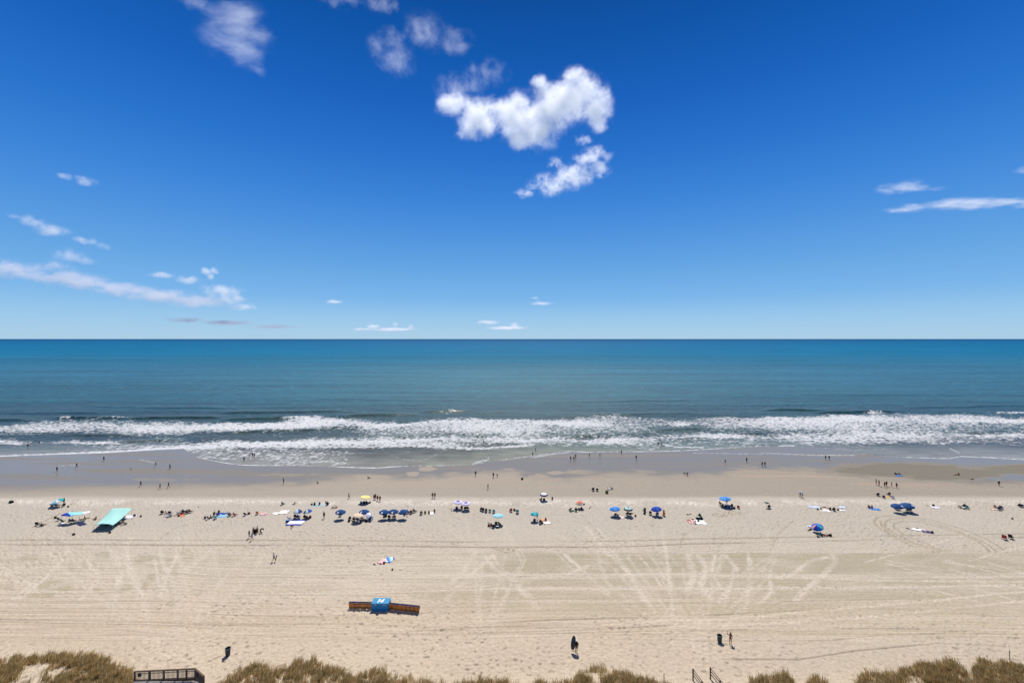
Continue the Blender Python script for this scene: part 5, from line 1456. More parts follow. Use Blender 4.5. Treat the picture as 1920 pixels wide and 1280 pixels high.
# ------------------------------------------------------------------ the row of camps along the top of the tide, read along the beach
gc, gp, gu = 'beach chairs', 'people at the beach camps', 'beach umbrellas'
bag(21, 943.5, 'black beach bag alone at the seaward edge of the sand corner', 'black', 1.9, 30)
b = B(); b.tube([(0, 0, .06), (2.2, .1, .10)], .05); o = b.obj('folded_umbrella', ['dark_red']); o.location = G(25, 943.2); tag(o, 'dark red folded umbrella lying beside the lone black bag', 'folded umbrella')
umbrella(109, 938, 'tilted turquoise and white umbrella close to the wet sand', ['teal', 'aqua', 'white', 'aqua', 'white', 'aqua', 'white', 'teal'], 1.35, 1.6, .4, (14, -10))
seated(99, 949, 'black chair under the tilted turquoise umbrella, seaward side', 'person in maroon sunk in a chair under the tilted turquoise umbrella', 'black', 10, top='maroon')
seated(107, 949, 'charcoal chair in the middle of the turquoise umbrella camp', 'person in a white shirt seated under the tilted turquoise umbrella', 'charcoal', 0, top='white')
person(120, 944.5, 'person standing at the open side of the tilted turquoise umbrella', 'stand', 90, top='charcoal', bottom='black', group=gp)
chair(119, 948.8, 'empty black chair at the open side of the turquoise umbrella', 'black', 60, 'charcoal', gc)
sandal(130, 944.2, 'dark sandal with two others on the sand past the turquoise umbrella', 'black', 20, s=1.8); sandal(133, 944.8, 'middle one of three dark sandals past the turquoise umbrella', 'black', 70, s=1.8); sandal(136, 944, 'last of three dark sandals past the turquoise umbrella', 'black', -20, s=1.8)
bag(128, 950.2, 'small dark bag behind the turquoise umbrella camp', 'charcoal', .9)
chair(70.5, 984, 'low black chair of the outermost camp, seat facing the sea', 'black', 25, 'charcoal', gc)
chair(79, 985.5, 'low charcoal lounge chair beside the red pole', 'charcoal', -40, 'charcoal', gc)
person(79, 985, 'sunbather slumped in dark clothes beside the red pole', 'sit', -60, suit='black', group=gp)
b = B(); b.tube([(0, 0, .30), (2.3, 1.9, 1.5)], .035); o = b.obj('fishing_rod', ['red']); o.location = G(81, 979.5); tag(o, 'long red pole slanting up from the outermost camp', 'pole')
bag(104, 971.5, 'black duffel bag on the seaward side of the royal blue shade', 'black', 1.2, 10)
chair(112, 975, 'black and white chair under the royal blue end of the windblown shade', 'charcoal', 10, 'white', gc)
chair(119, 978.5, 'dark green chair behind the royal blue shade', 'dark_green', 0, 'charcoal', gc)
person(130, 978, 'sunburnt bare backed person sitting behind the windblown shade', 'hug', 10, bottom='maroon', skin='skin_red', group=gp)
seated(138, 978.5, 'charcoal chair under the aqua part of the windblown shade', 'person in black seated under the aqua part of the shade', 'charcoal', 0, top='black')
chair(147, 980, 'pale grey lounger at the inland side of the windblown shade', 'pale_grey', -30, 'pale_grey', gc)
person(151, 975, 'person in white stretched out under the pale end of the shade', 'sit', -70, top='white', bottom='navy', group=gp)
person(160, 973, 'person lying with feet up beyond the pale end of the shade', 'sit', -60, suit='black', group=gp)
towel(117, 981.5, 'white towel lying behind the dark green chair', ['white'], .7, 1.3, 30)
towel(153, 982, 'dark navy towel lying inland of the windblown shade', ['navy'], 1.2, 2.6, 60)
person(179, 974, 'dark haired person sitting alone between the two big shades', 'sit', 80, bottom='maroon', skin='skin_red', group=gp)
chair(191, 985.5, 'dark teal chair in the deep shade of the mint canopy', 'teal', 0, 'charcoal', gc)
chair(201, 986, 'black chair in the deep shade of the mint canopy', 'black', 10, 'charcoal', gc)
seated(219, 981, 'black chair touching the edge of the mint canopy', 'person in black seated at the edge of the mint canopy', 'black', 20, top='black')
seated(228, 982, 'red beach chair beside the mint canopy', 'person in a white shirt seated in a red chair by the mint canopy', 'red', -20, top='white')
chair(236, 983, 'black folding chair outermost beside the mint canopy', 'black', -50, 'charcoal', gc)
person(232, 972.5, 'person in dark red crouching at a lavender blanket', 'crouch', -40, suit='dark_red', group=gp)
towel(243, 969, 'lavender blanket spread behind the mint canopy', ['lavender', 'white'], 2.2, 2.2, 10, 'across', n_=5)
bag(252, 967.5, 'black bag on the corner of the lavender blanket', 'black', 1.2); bag(264, 968.5, 'small black bag a few steps from the lavender blanket', 'black', .9)
bag(138, 1003, 'small dark spot, shaped as a flat bag, on sand landward of the windblown shade', 'charcoal', 1.1, 60); bag(206, 999.5, 'small dark spot, shaped as a bag, on bare sand landward of the mint canopy', 'charcoal', .95, 30)  # bags put in for small dark holes and lumps in the sand
seated(304.5, 962.5, 'maroon chair of the pair of chairs near the mint canopy', 'person in maroon seated with head bowed, nearest the mint canopy', 'maroon', 20, top='maroon', hair='hair_brown')
person(312, 963, 'person in pink lying between the maroon and the navy chair', 'sit', -60, suit='pink', group=gp)
chair(319, 963, 'navy chair with its high back to the land, beside the maroon chair', 'navy', 20, 'charcoal', gc)
chair(321, 967.5, 'steel blue chair just landward of the navy chair', 'slate', -50, 'pale_grey', gc)
towel(314, 967.5, 'grey green towel on the sand in front of the steel blue chair', ['grey', 'pale_grey'], 1.0, 1.6, 60, 'across')
chair(335, 963.5, 'black low lounger first of the second family group', 'black', -50, 'charcoal', gc)
person(339.5, 963, 'person in a white shirt in the second family group', 'sit', -40, top='white', bottom='navy', group=gp)
seated(344.5, 961, 'navy chair with tall back in the second family group', 'person in navy seated high in the second family group', 'navy', 0, top='navy')
towel(341, 964.5, 'red towel bundled at the feet of the navy chair', ['red'], .9, .9, 20)
towel(341.5, 967, 'orange towel on the sand in front of the second family group', ['orange', 'coral'], .9, 1.2, 50, 'across'); bag(334.5, 968, 'dark rucksack beside the orange towel', 'charcoal', .9)
seated(351, 962, 'charcoal chair in the second family group, beside the navy one', 'person in dark red seated beside the tall navy chair', 'charcoal', 10, top='dark_red')
seated(357, 960.5, 'black chair at the end of the second family group', 'person in black seated at the end of the second family group', 'black', -30, top='black')
sandal(372, 950.3, 'dark sandal alone near the pale crest of the beach', 'black', 30, s=2.2)
person(384, 973, 'person in grey sitting with back to the land, apart from the blue towels', 'hug', 10, top='grey', bottom='black', group=gp)
chair(393, 972.5, 'charcoal low chair close to the person in grey', 'charcoal', -20, 'charcoal', gc)
person(396, 971, 'grey clad sunbather lying back on one elbow', 'sit', -70, top='grey', bottom='khaki', group=gp)
person(401.5, 966, 'person in black kneeling by the turquoise chair', 'crouch', -20, top='black', bottom='navy', group=gp)
chair(405, 972, 'turquoise chair beside the long blue towels', 'turquoise', 10, 'white', gc)
chair(409, 966, 'royal blue chair at the head of the long blue towels', 'blue', 10, 'navy', gc)
person(410, 961.5, 'dark haired person standing behind the royal blue chair', 'hug', 0, suit='navy', group=gp)
towel(419, 962.5, 'long dark blue towel stretched beside the royal blue chair', ['blue', 'navy'], 2.4, 1.0, 0, 'across', n_=3)
towel(416, 967.5, 'light sky blue blanket beside the turquoise chair', ['sky', 'aqua'], 2.3, 1.5, -8, 'across', n_=5)
seated(431, 967, 'olive chair beside the sky blue blanket', 'person in dark red seated in the olive chair', 'olive', 10, top='dark_red')
seated(440.5, 967, 'red striped chair next to the olive one', 'sunburnt person with bare shoulders in the red striped chair', 'coral', -30, bottom='red', skin='skin_red')
chair(461, 965.5, 'navy chair with a thin pole stuck behind it', 'navy', -10, 'navy', gc); b = B(); b.tube([(0, 0, -.2), (0, 0, 1.75)], .02, 5); o = b.obj('stake', ['dark_red']); o.location = G(464.5, 962.5); tag(o, 'thin stake stuck in the sand behind the navy chair', 'stake')
bag(467, 963.5, 'dark red bag beside the navy chair with the thin pole', 'dark_red', 1.2)
chair(482.5, 963.5, 'bright orange chair standing empty', 'orange', 20, 'offwhite', gc)
towel(494.5, 963.5, 'red and white striped towel beside the orange chair', ['red', 'white', 'pink'], 1.5, 1.6, 40, 'across', n_=6)
towel(517.5, 962.5, 'plain white towel spread beside the pink checked blanket', ['white'], 1.2, 1.6, 70)
towel(532, 960, 'pink and white checked blanket with pebbly pattern', ['pale_pink', 'white'], 2.2, 2.4, 0, 'check', n_=6)
sandal(540, 957, 'dark sandal at the corner of the pink checked blanket', 'black', 10, s=1.8)
chair(531.5, 945.5, 'dark green chair standing alone close to the damp sand', 'dark_green', -20, 'dark_green', gc)
person(552, 946, 'sunbather sitting alone in the sand close to the blue mat camp', 'sit', 85, bottom='tan_cloth', skin='skin_tan', group=gp)
umbrella(558, 957, 'navy, blue and white panelled umbrella, first of two patterned ones', ['navy', 'blue', 'white', 'turquoise', 'cream', 'white', 'blue', 'navy'], 1.0, 1.75, .45, (4, 6), pole='white')
umbrella(577.3, 956.8, 'yellow, white and royal blue panelled umbrella beside the navy patterned one', ['royal', 'blue', 'white', 'yellow', 'green', 'white', 'blue', 'royal'], 1.0, 1.75, .45, (4, -6), pole='white')
seated(554, 970, 'black chair under the navy panelled umbrella', 'person in olive seated under the navy panelled umbrella', 'black', 5, top='olive')
seated(559.5, 971, 'dark purple chair under the navy panelled umbrella', 'person in purple seated under the navy panelled umbrella', 'purple', -5, top='purple')
seated(572, 971, 'black chair under the yellow panelled umbrella', 'person in black seated under the yellow panelled umbrella', 'black', 5, top='black')
chair(577, 972, 'plum pink chair under the yellow panelled umbrella', 'maroon', -5, 'pink', gc)
bag(581.5, 970.5, 'maroon bag at the outer side of the yellow panelled umbrella', 'maroon', 1.3)
cooler(539, 978.5, 'blue and white cooler at the corner of the striped blanket', 'navy', 'sky', 10, 1.2); chair(543.5, 973.5, 'royal blue chair beside the cooler and striped blanket', 'blue', -40, 'navy', gc)
towel(555, 979.5, 'large white blanket with royal blue borders in front of the patterned umbrellas', ['white', 'royal'], 3.6, 3.2, 0, 'border')
person(547, 986.5, 'child in red lying at the edge of the blue bordered blanket', 'lie', 60, suit='dark_red', h=1.2, group=gp); sandal(546.5, 990, 'grey sandal landward of the blue bordered blanket', 'slate', 10, s=2.0)
towel(599, 947, 'turquoise beach mat with navy edging near the damp sand', ['aqua', 'navy', 'turquoise', 'aqua', 'aqua'], 3.2, 2.0, 0, 'across', n_=5)
person(589.5, 947, 'person in navy sitting on one end of the turquoise mat', 'hug', 0, top='navy', bottom='black', group=gp); person(599, 946.5, 'person in blue sitting in the middle of the turquoise mat', 'hug', 10, top='blue', bottom='navy', group=gp)
bag(584.5, 947, 'black bag against the end of the turquoise mat', 'black', 1.2, 70); person(610.5, 945, 'small child standing at the far end of the turquoise mat', 'stand', 0, h=1.0, bottom='teal', group=gp)
seated(614.5, 946, 'black chair beside the turquoise mat', 'dark haired person in a chair beside the turquoise mat', 'black', 0, top='charcoal')
chair(624.5, 952, 'dark low chair next to the small red one', 'black', -60, 'charcoal', gc, s=.8); chair(631, 951.5, 'small red chair near the rental umbrellas', 'red', -50, 'dark_red', gc, s=.9)
person(654, 935, 'person standing alone on the crest near the yellow umbrella', 'walk', -90, top='tan_cloth', bottom='brown', group=gp)
umbrella(684.5, 930.8, 'flat pale yellow umbrella close to the damp sand', ['yellow', 'yellow', 'cream'], 1.25, 1.9, .20, (0, 6), .05)
for xx, yy, cl, pl, cc, rz in ((677, 945, 'dark teal chair under the yellow umbrella, near side', 'person in teal seated under the yellow umbrella', 'teal', 20), (683, 944.8, 'black chair in the middle under the yellow umbrella', 'person in charcoal seated in the middle under the yellow umbrella', 'black', 0), (688.5, 944.5, 'navy chair at the far side under the yellow umbrella', 'person in navy seated at the far side under the yellow umbrella', 'navy', -20)):
    seated(xx, yy, cl, pl, cc, rz, top=cc)
bag(693.5, 943.5, 'black bag beside the yellow umbrella camp', 'black', 1.2); cooler(674, 946.3, 'dark cooler with pale lid under the yellow umbrella', 'charcoal', 'white', 30)
g4 = 'knot of standing people near the yellow umbrella'
person(701.4, 937.3, 'first of the standing knot, in red trunks', 'stand', 20, bottom='maroon', skin='skin_red', group=g4); person(704, 937, 'woman close beside the red trunks in the standing knot', 'stand', -20, suit='maroon', long=True, group=g4)
person(707.8, 939.4, 'person in black shorts in the middle of the standing knot', 'stand', 30, bottom='black', group=g4); person(712.3, 940.8, 'broad person with legs apart at the landward end of the knot', 'akimbo', 10, top='brown', bottom='charcoal', group=g4)
person(607.5, 972, 'bare chested man in dark shorts standing on open sand', 'stand', 0, bottom='black', h=1.8, group=gp)
RU = ['rental_blue']
umbrella(638.3, 958, 'dark blue rental umbrella with white logo standing apart from the others', RU, 1.2, 1.95, .42, (6, 4), logo=-112, group='dark blue rental umbrellas')
umbrella(682.5, 957.5, 'dark blue rental umbrella rising behind the cream umbrella', RU, 1.2, 1.95, .42, (6, 4), logo=-125, group='dark blue rental umbrellas')
umbrella(720, 958, 'dark blue rental umbrella at the seated green bag end of three', RU, 1.2, 1.95, .42, (6, 4), logo=-110, group='dark blue rental umbrellas')
umbrella(737.5, 957.2, 'dark blue rental umbrella in the middle of three side by side', RU, 1.2, 1.95, .42, (6, 2), logo=-92, group='dark blue rental umbrellas')
umbrella(756, 957.5, 'dark blue rental umbrella of three nearest the wooden chair group', RU, 1.2, 1.95, .42, (6, -3), logo=-160, group='dark blue rental umbrellas')
chair(638.5, 967, 'dark olive chair in the shade of the lone dark blue umbrella', 'olive', 0, 'charcoal', gc)
umbrella(671, 964.8, 'cream and peach umbrella in front of a dark blue one', ['cream', 'peach', 'cream'], 1.15, 1.8, .28, (4, 6), .06)
umbrella(691.5, 965.5, 'white and navy umbrella tipped on its side beside a dark blue one', ['white', 'navy', 'white', 'lavender'], 1.1, 1.1, .5, (18, 48), .08)
seated(655.5, 974, 'black chair outside the cream umbrella', 'person in black in the chair outside the cream umbrella', 'black', 30, top='black')
seated(664, 975.5, 'charcoal chair under the cream umbrella', 'person in dark red seated under the cream umbrella', 'charcoal', 0, top='dark_red', skin='skin_red')
seated(671, 976, 'maroon chair under the cream umbrella', 'person in maroon seated next to the dark red clad one', 'maroon', -10, top='maroon')
chair(679, 972.5, 'black chair between the cream and the white umbrella', 'black', -20, 'charcoal', gc)
chair(664, 980, 'low green black lounger landward of the cream umbrella', 'dark_green', -70, 'charcoal', gc); person(672.5, 981, 'person in white sitting on the sand landward of the cream umbrella', 'hug', 20, top='white', bottom='black', group=gp); person(676, 980.5, 'person in charcoal sitting beside the one in white', 'hug', -30, top='charcoal', bottom='black', group=gp)
bag(686.5, 977.5, 'dark bag alone landward of the white and navy umbrella', 'charcoal', 1.2, 40); bag(654, 978, 'black bag landward of the chair outside the cream umbrella', 'black', 1.1)
bag(722, 968.5, 'dark green bag in the shade of the three dark blue umbrellas', 'dark_green', 2.0); 
seated(730, 971, 'maroon chair under the three dark blue umbrellas', 'person in a pink top seated under the three dark blue umbrellas', 'maroon', 0, top='pink'); seated(740, 971, 'olive yellow chair under the three dark blue umbrellas', 'person in a yellow shirt seated under the three dark blue umbrellas', 'mustard', 0, top='mustard')
person(735.5, 973.5, 'pale legged child standing in front of the seated yellow shirt', 'stand', 180, h=1.0, top='white', bottom='navy', skin='skin_light', group=gp)
person(758, 966, 'person in navy sitting in the shade nearest the wooden chair group', 'hug', -30, top='navy', group=gp); sandal(763.5, 968.5, 'dark sandal by the last of three dark blue umbrellas', 'black', 50, s=2.0)
for xx, yy, cl, pl, cc, tp, rz in ((765.5, 962, 'brown chair nearest to the dark blue umbrellas', 'person in black seated nearest to the dark blue umbrellas', 'brown', 'black', -30), (771, 962, 'brown chair in the middle of the brown chair group', 'person in brown seated in the middle of the brown chair group', 'brown', 'brown', 0), (777.5, 960, 'brown chair at the end of the brown chair group', 'person in maroon seated at the end of the brown chair group', 'brown', 'maroon', -40)):
    seated(xx, yy, cl, pl, cc, rz, top=tp)
b = B(); b.tube([(0, 0, .02), (0, 0, 1.1)], .02).tube([(-1.0, .1, 1.35), (.2, 0, 1.1)], .03); o = b.obj('furled_umbrella', ['tan_cloth']); o.location = G(764.5, 956.5); tag(o, 'thin bent umbrella frame behind the brown chair group', 'umbrella frame')
seated(790, 963.5, 'grey chair at the start of the row of four sitters', 'person in grey at the start of the row of four sitters', 'grey', 0, top='grey')
person(797, 963, 'dark haired person in black, second in the row of four sitters', 'hug', 0, top='black', bottom='black', group=gp)
person(804, 962.5, 'sunburnt person with a bare back, third in the row of four sitters', 'hug', -20, bottom='charcoal', skin='skin_red', group=gp); towel(810, 962.5, 'white towel between the last two of four sitters', ['white'], 1.0, 1.6, 10)
person(814.5, 961.5, 'long haired person in dark red at the end of four sitters', 'crouch', 0, suit='dark_red', long=True, h=1.7, group=gp)
person(811, 934.3, 'olive clad person of a couple standing on the crest', 'stand', 0, top='olive', bottom='khaki', skin='skin_tan', group=gp); person(815.3, 934.3, 'partner of the olive clad person on the crest, in khaki', 'stand', 0, dress='khaki', long=True, group=gp)
LU = ['centre', 'purple', 'lilac', 'purple']
def lilac(px, py, lab, tilt): umbrella(px, py, lab, ['ring', 'lilac', 'lilac', 'purple', 'x'][:4], 1.15, 1.95, .22, tilt, .07)
_um_l = dict(r=1.15, h=1.95, dome=.22, valance=.07)
umbrella(859, 940, 'lilac umbrella with purple centre, the seaward one of a pair', ['centre', 'lilac', 'purple', 'purple'], tilt=(3, 0), **_um_l)
umbrella(874, 942.3, 'lilac umbrella with purple centre, the landward one of a pair', ['centre', 'lilac', 'purple', 'purple'], tilt=(5, -3), **_um_l)
for xx, yy, cl, pl, cc, rz in ((856.5, 955, 'navy chair under the seaward lilac umbrella', 'person in navy seated under the seaward lilac umbrella', 'navy', 0), (865.5, 953.5, 'black chair between the two lilac umbrellas', 'person in black seated between the two lilac umbrellas', 'black', 10), (872, 955, 'charcoal chair under the landward lilac umbrella', 'person in charcoal seated under the landward lilac umbrella', 'charcoal', 0), (877, 954.5, 'black chair at the far side of the landward lilac umbrella', 'person in a dark cap seated by the landward lilac umbrella', 'black', -20)):
    seated(xx, yy, cl, pl, cc, rz, top=cc)
sandal(846, 953.5, 'dark sandal on the sand before the lilac umbrellas', 'charcoal', 0, s=2); sandal(846.8, 957.5, 'second dark sandal before the lilac umbrellas, nearer the land', 'charcoal', 40, s=2)
seated(902, 956.5, 'charcoal chair first in the row beyond the lilac umbrellas', 'person in charcoal first in the row beyond the lilac umbrellas', 'charcoal', 15, top='charcoal'); seated(906, 957.5, 'black chair second in the row beyond the lilac umbrellas', 'person in black second in the row beyond the lilac umbrellas', 'black', 0, top='black')
seated(911.5, 958.5, 'brown chair next to two empty teal chairs', 'sunburnt person in the brown chair next to two teal chairs', 'brown', 0, bottom='maroon', skin='skin_red')
chair(918.5, 959, 'empty teal chair, the one nearer to the sunburnt sitter', 'teal', 0, 'slate', gc); chair(926, 960, 'empty teal chair at the very end of the row', 'teal', -5, 'slate', gc)
umbrella(934, 965.3, 'pale mint umbrella standing landward of two teal chairs', ['aqua', 'aqua', 'pale_teal'], 1.25, 2.2, .34, (0, 0), .05)
chair(918, 984, 'white canvas chair landward of the mint umbrella', 'white', -20, 'maroon', gc); person(921, 988, 'person in maroon bending at the white chair by the mint umbrella', 'crouch', 20, suit='maroon', group=gp); bag(916, 986, 'small red bag at the outer side of the white chair', 'red', .9)
chair(924.5, 988, 'maroon chair landward of the white one', 'maroon', 10, 'charcoal', gc)
seated(930, 983.5, 'olive black chair directly under the mint umbrella', 'person in olive seated directly under the mint umbrella', 'dark_green', 0, top='olive'); chair(937, 983.5, 'wide olive chair at the far side of the mint umbrella', 'olive', -30, 'charcoal', gc); cooler(932.8, 989, 'maroon cooler with white lid landward of the mint umbrella', 'maroon', 'white', 0, 1.0)
seated(957.5, 958.5, 'red chair of the small camp with one teal chair', 'person in dark red in the red chair of the small camp', 'red', 20, top='dark_red'); bag(964.5, 957, 'dark red bag between the red and the teal chair', 'dark_red', 1.2); chair(970, 961, 'tall backed dark teal chair beside the red chair camp', 'teal', 0, 'slate', gc, s=1.15)
umbrella(1019.8, 925.6, 'white umbrella with navy rim on the firm sand', ['ring', 'white', 'navy'], 1.05, 1.95, .40, (3, 0), .14)
chair(1013, 938, 'dark green chair beside the white umbrella with navy rim', 'dark_green', 30, 'charcoal', gc); seated(1020, 939, 'brown chair under the white umbrella with navy rim', 'person in brown seated under the white umbrella with navy rim', 'brown', 0, top='brown'); towel(1026, 939, 'olive brown towel beside the brown chair', ['olive', 'brown'], .9, 1.4, 70, 'across')
person(1035.7, 938, 'person in red and white kneeling past the white umbrella', 'crouch', 0, top='maroon', bottom='white', group=gp); towel(1004, 937, 'orange towel on the sand before the white umbrella', ['peach', 'orange'], 1.0, .9, 0, 'across'); sandal(1004.5, 940, 'dark sandal on the corner of the orange towel', 'black', 0, s=2.2)
umbrella(1002.3, 961.8, 'small deep teal umbrella landward of the crest', ['teal', 'teal', 'turquoise'], .98, 1.9, .30, (3, 0), .10)
person(1007.5, 973, 'person in olive standing under the rim of the deep teal umbrella', 'walk', 90, top='olive', bottom='dark_green', group=gp)
seated(1002, 978, 'charcoal chair in the shadow of the deep teal umbrella', 'person in charcoal seated in the shadow of the deep teal umbrella', 'charcoal', 0, top='charcoal'); seated(1013, 980.5, 'dark green chair next to the deep teal umbrella shadow', 'person in dark green seated next to the teal umbrella shadow', 'dark_green', 0, top='dark_green'); bag(1016.5, 981, 'black bag landward of the dark green chair', 'black', 1.0)
person(1023.5, 976, 'dark haired person sitting on a pale pink towel', 'hug', 30, suit='maroon', group=gp); towel(1018.5, 974.5, 'orange and peach towel by the deep teal umbrella', ['orange', 'peach'], 1.0, 1.4, 40, 'across'); towel(1025, 980, 'pale pink towel landward of the orange one', ['pale_pink', 'white'], 1.6, 1.5, 10, 'across', n_=5)
umbrella(1087, 941, 'peach coloured umbrella with yellow edge', ['ring', 'coral', 'cream'], 1.1, 1.55, .42, (8, -4), .08)
chair(1068.5, 957, 'dark olive chair at the outer side of the peach umbrella camp', 'dark_green', 20, 'charcoal', gc); cooler(1074, 957.5, 'yellow green cooler between two chairs of the peach umbrella camp', 'lime', 'white', 0, .95)
seated(1079.5, 957.5, 'green black chair beside the peach umbrella shadow', 'dark haired person seated beside the peach umbrella shadow', 'dark_green', 0, top='dark_green'); person(1090.5, 955.5, 'person in navy sitting in the round shadow of the peach umbrella', 'hug', 0, top='navy', bottom='black', group=gp)
for xx, yy, lab in ((1100.5, 946.5, 'black sandal closest to the peach umbrella'), (1106, 951.8, 'dark sandal lowest in the scatter past the peach umbrella'), (1108.5, 949.8, 'dark sandal in the middle of the scatter past the peach umbrella'), (1112.5, 948, 'dark sandal farthest from the peach umbrella')): sandal(xx, yy, lab, 'black', random.uniform(0, 180), s=2.0)
bag(1095, 946.3, 'grey green bag just behind the peach umbrella', 'slate', 1.0)
chair(1111.7, 919, 'black chair, wider one of two on the firm damp sand', 'charcoal', 0, 'charcoal', gc, s=1.15); chair(1119.6, 919.6, 'black chair, narrower one of two on the firm damp sand', 'black', -5, 'charcoal', gc)
b = B(); b.ball((0, 0, .42), (.95, .95, .95), sub=3); o = b.obj('beach_ball', ['olive']); o.location = G(1137.7, 924.5); tag(o, 'dark round ball on the firm sand near the blue lounger', 'ball')
chair(1142, 917.5, 'pale blue lounge chair by the dark round ball', 'lavender', -80, 'white', gc); chair(1148, 916.8, 'slate lounge chair tipped beside the pale blue one', 'slate', -100, 'charcoal', gc)
umbrella(1153.2, 952.3, 'bright sky blue umbrella, wide and flat', ['bright_blue', 'bright_blue', 'sky'], 1.25, 2.0, .34, (2, -5), .12)
chair(1153.5, 967, 'black chair lost in the shadow of the bright sky blue umbrella', 'black', 0, 'charcoal', gc); person(1158.5, 969, 'person in purple sitting at the shadow edge of the sky blue umbrella', 'hug', -20, suit='purple', group=gp); towel(1166, 970, 'pale pink towel at the shadow edge of the sky blue umbrella', ['pale_pink'], .9, 1.2, 0)
umbrella(1177.8, 952.6, 'pale teal umbrella with black rim and black top', ['ring', 'pale_teal', 'charcoal', 'black'], 1.05, 1.95, .42, (2, 0), .12)
seated(1176, 965, 'black chair under the pale teal umbrella', 'dark haired person seated under the pale teal umbrella', 'black', 10, top='black'); chair(1181.8, 966, 'charcoal chair under the pale teal umbrella, farther along', 'charcoal', -10, 'charcoal', gc); bag(1191.5, 967.3, 'small grey bag beside the pale teal umbrella shadow', 'slate', .9); board(1185, 962, 'brown bodyboard leaning in the sand by the pale teal umbrella', 'brown', .4, 1.0, 60)
chair(1207.5, 957, 'steel blue chair between the pale teal and the royal umbrella', 'slate', 20, 'charcoal', gc); person(1209, 958.5, 'person in grey leaning on the steel blue chair', 'crouch', 10, top='slate', bottom='charcoal', group=gp); bag(1208.5, 963.3, 'dark bag landward of the steel blue chair', 'charcoal', 1.2)
seated(1219.3, 963.5, 'brown chair beside the royal blue umbrella', 'person in a tan top seated beside the royal blue umbrella', 'brown', -15, top='tan_cloth')
umbrella(1231, 952.3, 'royal blue umbrella with shiny panels', ['royal', 'royal', 'blue'], 1.25, 1.85, .42, (5, -8), .10)
seated(1232, 965.5, 'purple chair under the royal blue umbrella', 'person in purple seated under the royal blue umbrella', 'purple', 0, top='purple'); chair(1244, 966.5, 'orange red chair at the far side of the royal blue umbrella', 'orange', 0, 'red', gc); person(1244.8, 962.5, 'person in a dark hat behind the orange red chair', 'hug', 0, top='orange', hat='black', group=gp); sandal(1237.5, 971.5, 'grey sandal landward of the royal blue umbrella', 'slate', 80, s=2.2)
towel(1294, 978, 'red and white striped towel outermost by the green tent', ['red', 'white', 'coral'], 1.0, 2.2, -12, 'along', n_=6); towel(1300, 977.5, 'second striped towel, between the outer one and the white mat', ['coral', 'white', 'red'], .9, 2.0, -14, 'along', n_=6); towel(1312.5, 979, 'white mat spread in front of the green tent', ['white', 'offwhite'], 2.5, 2.4, -6, 'across', n_=3)
person(1294.5, 977, 'sunbather lying face down on the outermost striped towel', 'lie', 14, suit='dark_red', group=gp); person(1300.8, 975, 'sunbather lying face down on the second striped towel', 'lie', 14, suit='navy', group=gp)
bag(1303.5, 978.5, 'small navy bag on the seam of towel and white mat', 'navy', .8); bag(1304.2, 982.8, 'dark bag at the landward corner of the striped towels', 'charcoal', .8); bag(1309.5, 977.5, 'grey blue bag on the white mat', 'slate', 1.0)
sandal(1289.5, 964.5, 'dark sandal seaward of the striped towels', 'black', 60, s=2.4); sandal(1294, 963.8, 'second dark sandal seaward of the striped towels', 'black', 100, s=2.0)
umbrella(1360, 933.3, 'light blue umbrella over a person standing beneath it', ['sky', 'sky', 'bright_blue'], 1.4, 2.35, .34, (2, -6), .06)
person(1362.8, 945, 'sunburnt person standing at the pole of the light blue umbrella', 'stand', 0, bottom='navy', skin='skin_red', group=gp)
person(1350, 944.5, 'sunbather stretched out seaward of the light blue umbrella', 'sit', -50, bottom='maroon', skin='skin_red', group=gp)
for xx, yy, cl, pl, cc, rz in ((1353, 950, 'black chair with white frame under the light blue umbrella', 'person in black seated at the seaward side of the light blue umbrella', 'black', 30), (1360, 951.5, 'navy chair in the middle under the light blue umbrella', 'person in navy in the middle under the light blue umbrella', 'navy', 0), (1366.5, 952, 'dark blue chair under the light blue umbrella', 'person in a blue shirt under the light blue umbrella', 'blue', -10), (1372, 950, 'charcoal chair at the far side of the light blue umbrella', 'dark haired person seated highest by the light blue umbrella', 'charcoal', -20)):
    seated(xx, yy, cl, pl, cc, rz, top=cc)
bag(1376.5, 953.5, 'dark bag at the far end of the light blue umbrella camp', 'charcoal', 1.3); chair(1384.5, 952.5, 'bright red chair standing apart from the light blue umbrella', 'red', -30, 'dark_red', gc)
umbrella(1437.5, 941.7, 'tiny dark green parasol', ['dark_green'], .55, 1.5, .12, (0, 0), .04); seated(1441.7, 952, 'charcoal chair beside the tiny dark green parasol', 'person in maroon seated beside the tiny dark green parasol', 'charcoal', -20, top='maroon')
person(1500.2, 932.2, 'walker in a white hat, first of a pair strolling on the crest', 'walk', 90, top='lavender', bottom='navy', hat='white', group=gp); person(1504.2, 933, 'walker in a white hat, second of a pair strolling on the crest', 'walk', 90, top='white', bottom='charcoal', hat='white', group=gp)
towel(1526.5, 950.5, 'pale blue and white striped towel on the landward side of the crest', ['sky', 'white', 'lavender'], 2.6, 1.8, -12, 'across', n_=7); bag(1533.5, 955.6, 'black bag landward of the pale blue towel', 'black', 1.0, 20); bag(1539, 955, 'dark green bag on the edge of the white towel', 'dark_green', 1.1, 50)
towel(1546, 956.8, 'white towel in front of the seated pair in dark clothes', ['white', 'offwhite'], 2.4, 1.5, -15, 'across', n_=4); person(1548, 951.5, 'sunbather in red lying seaward of the white towel', 'lie', 60, suit='dark_red', group=gp)
person(1557, 956.5, 'person in charcoal sitting at the end of the white towel', 'hug', 10, top='charcoal', bottom='black', group=gp); seated(1563, 957, 'black chair at the end of the white towel', 'dark haired person in the black chair by the white towel', 'black', -20, top='black')
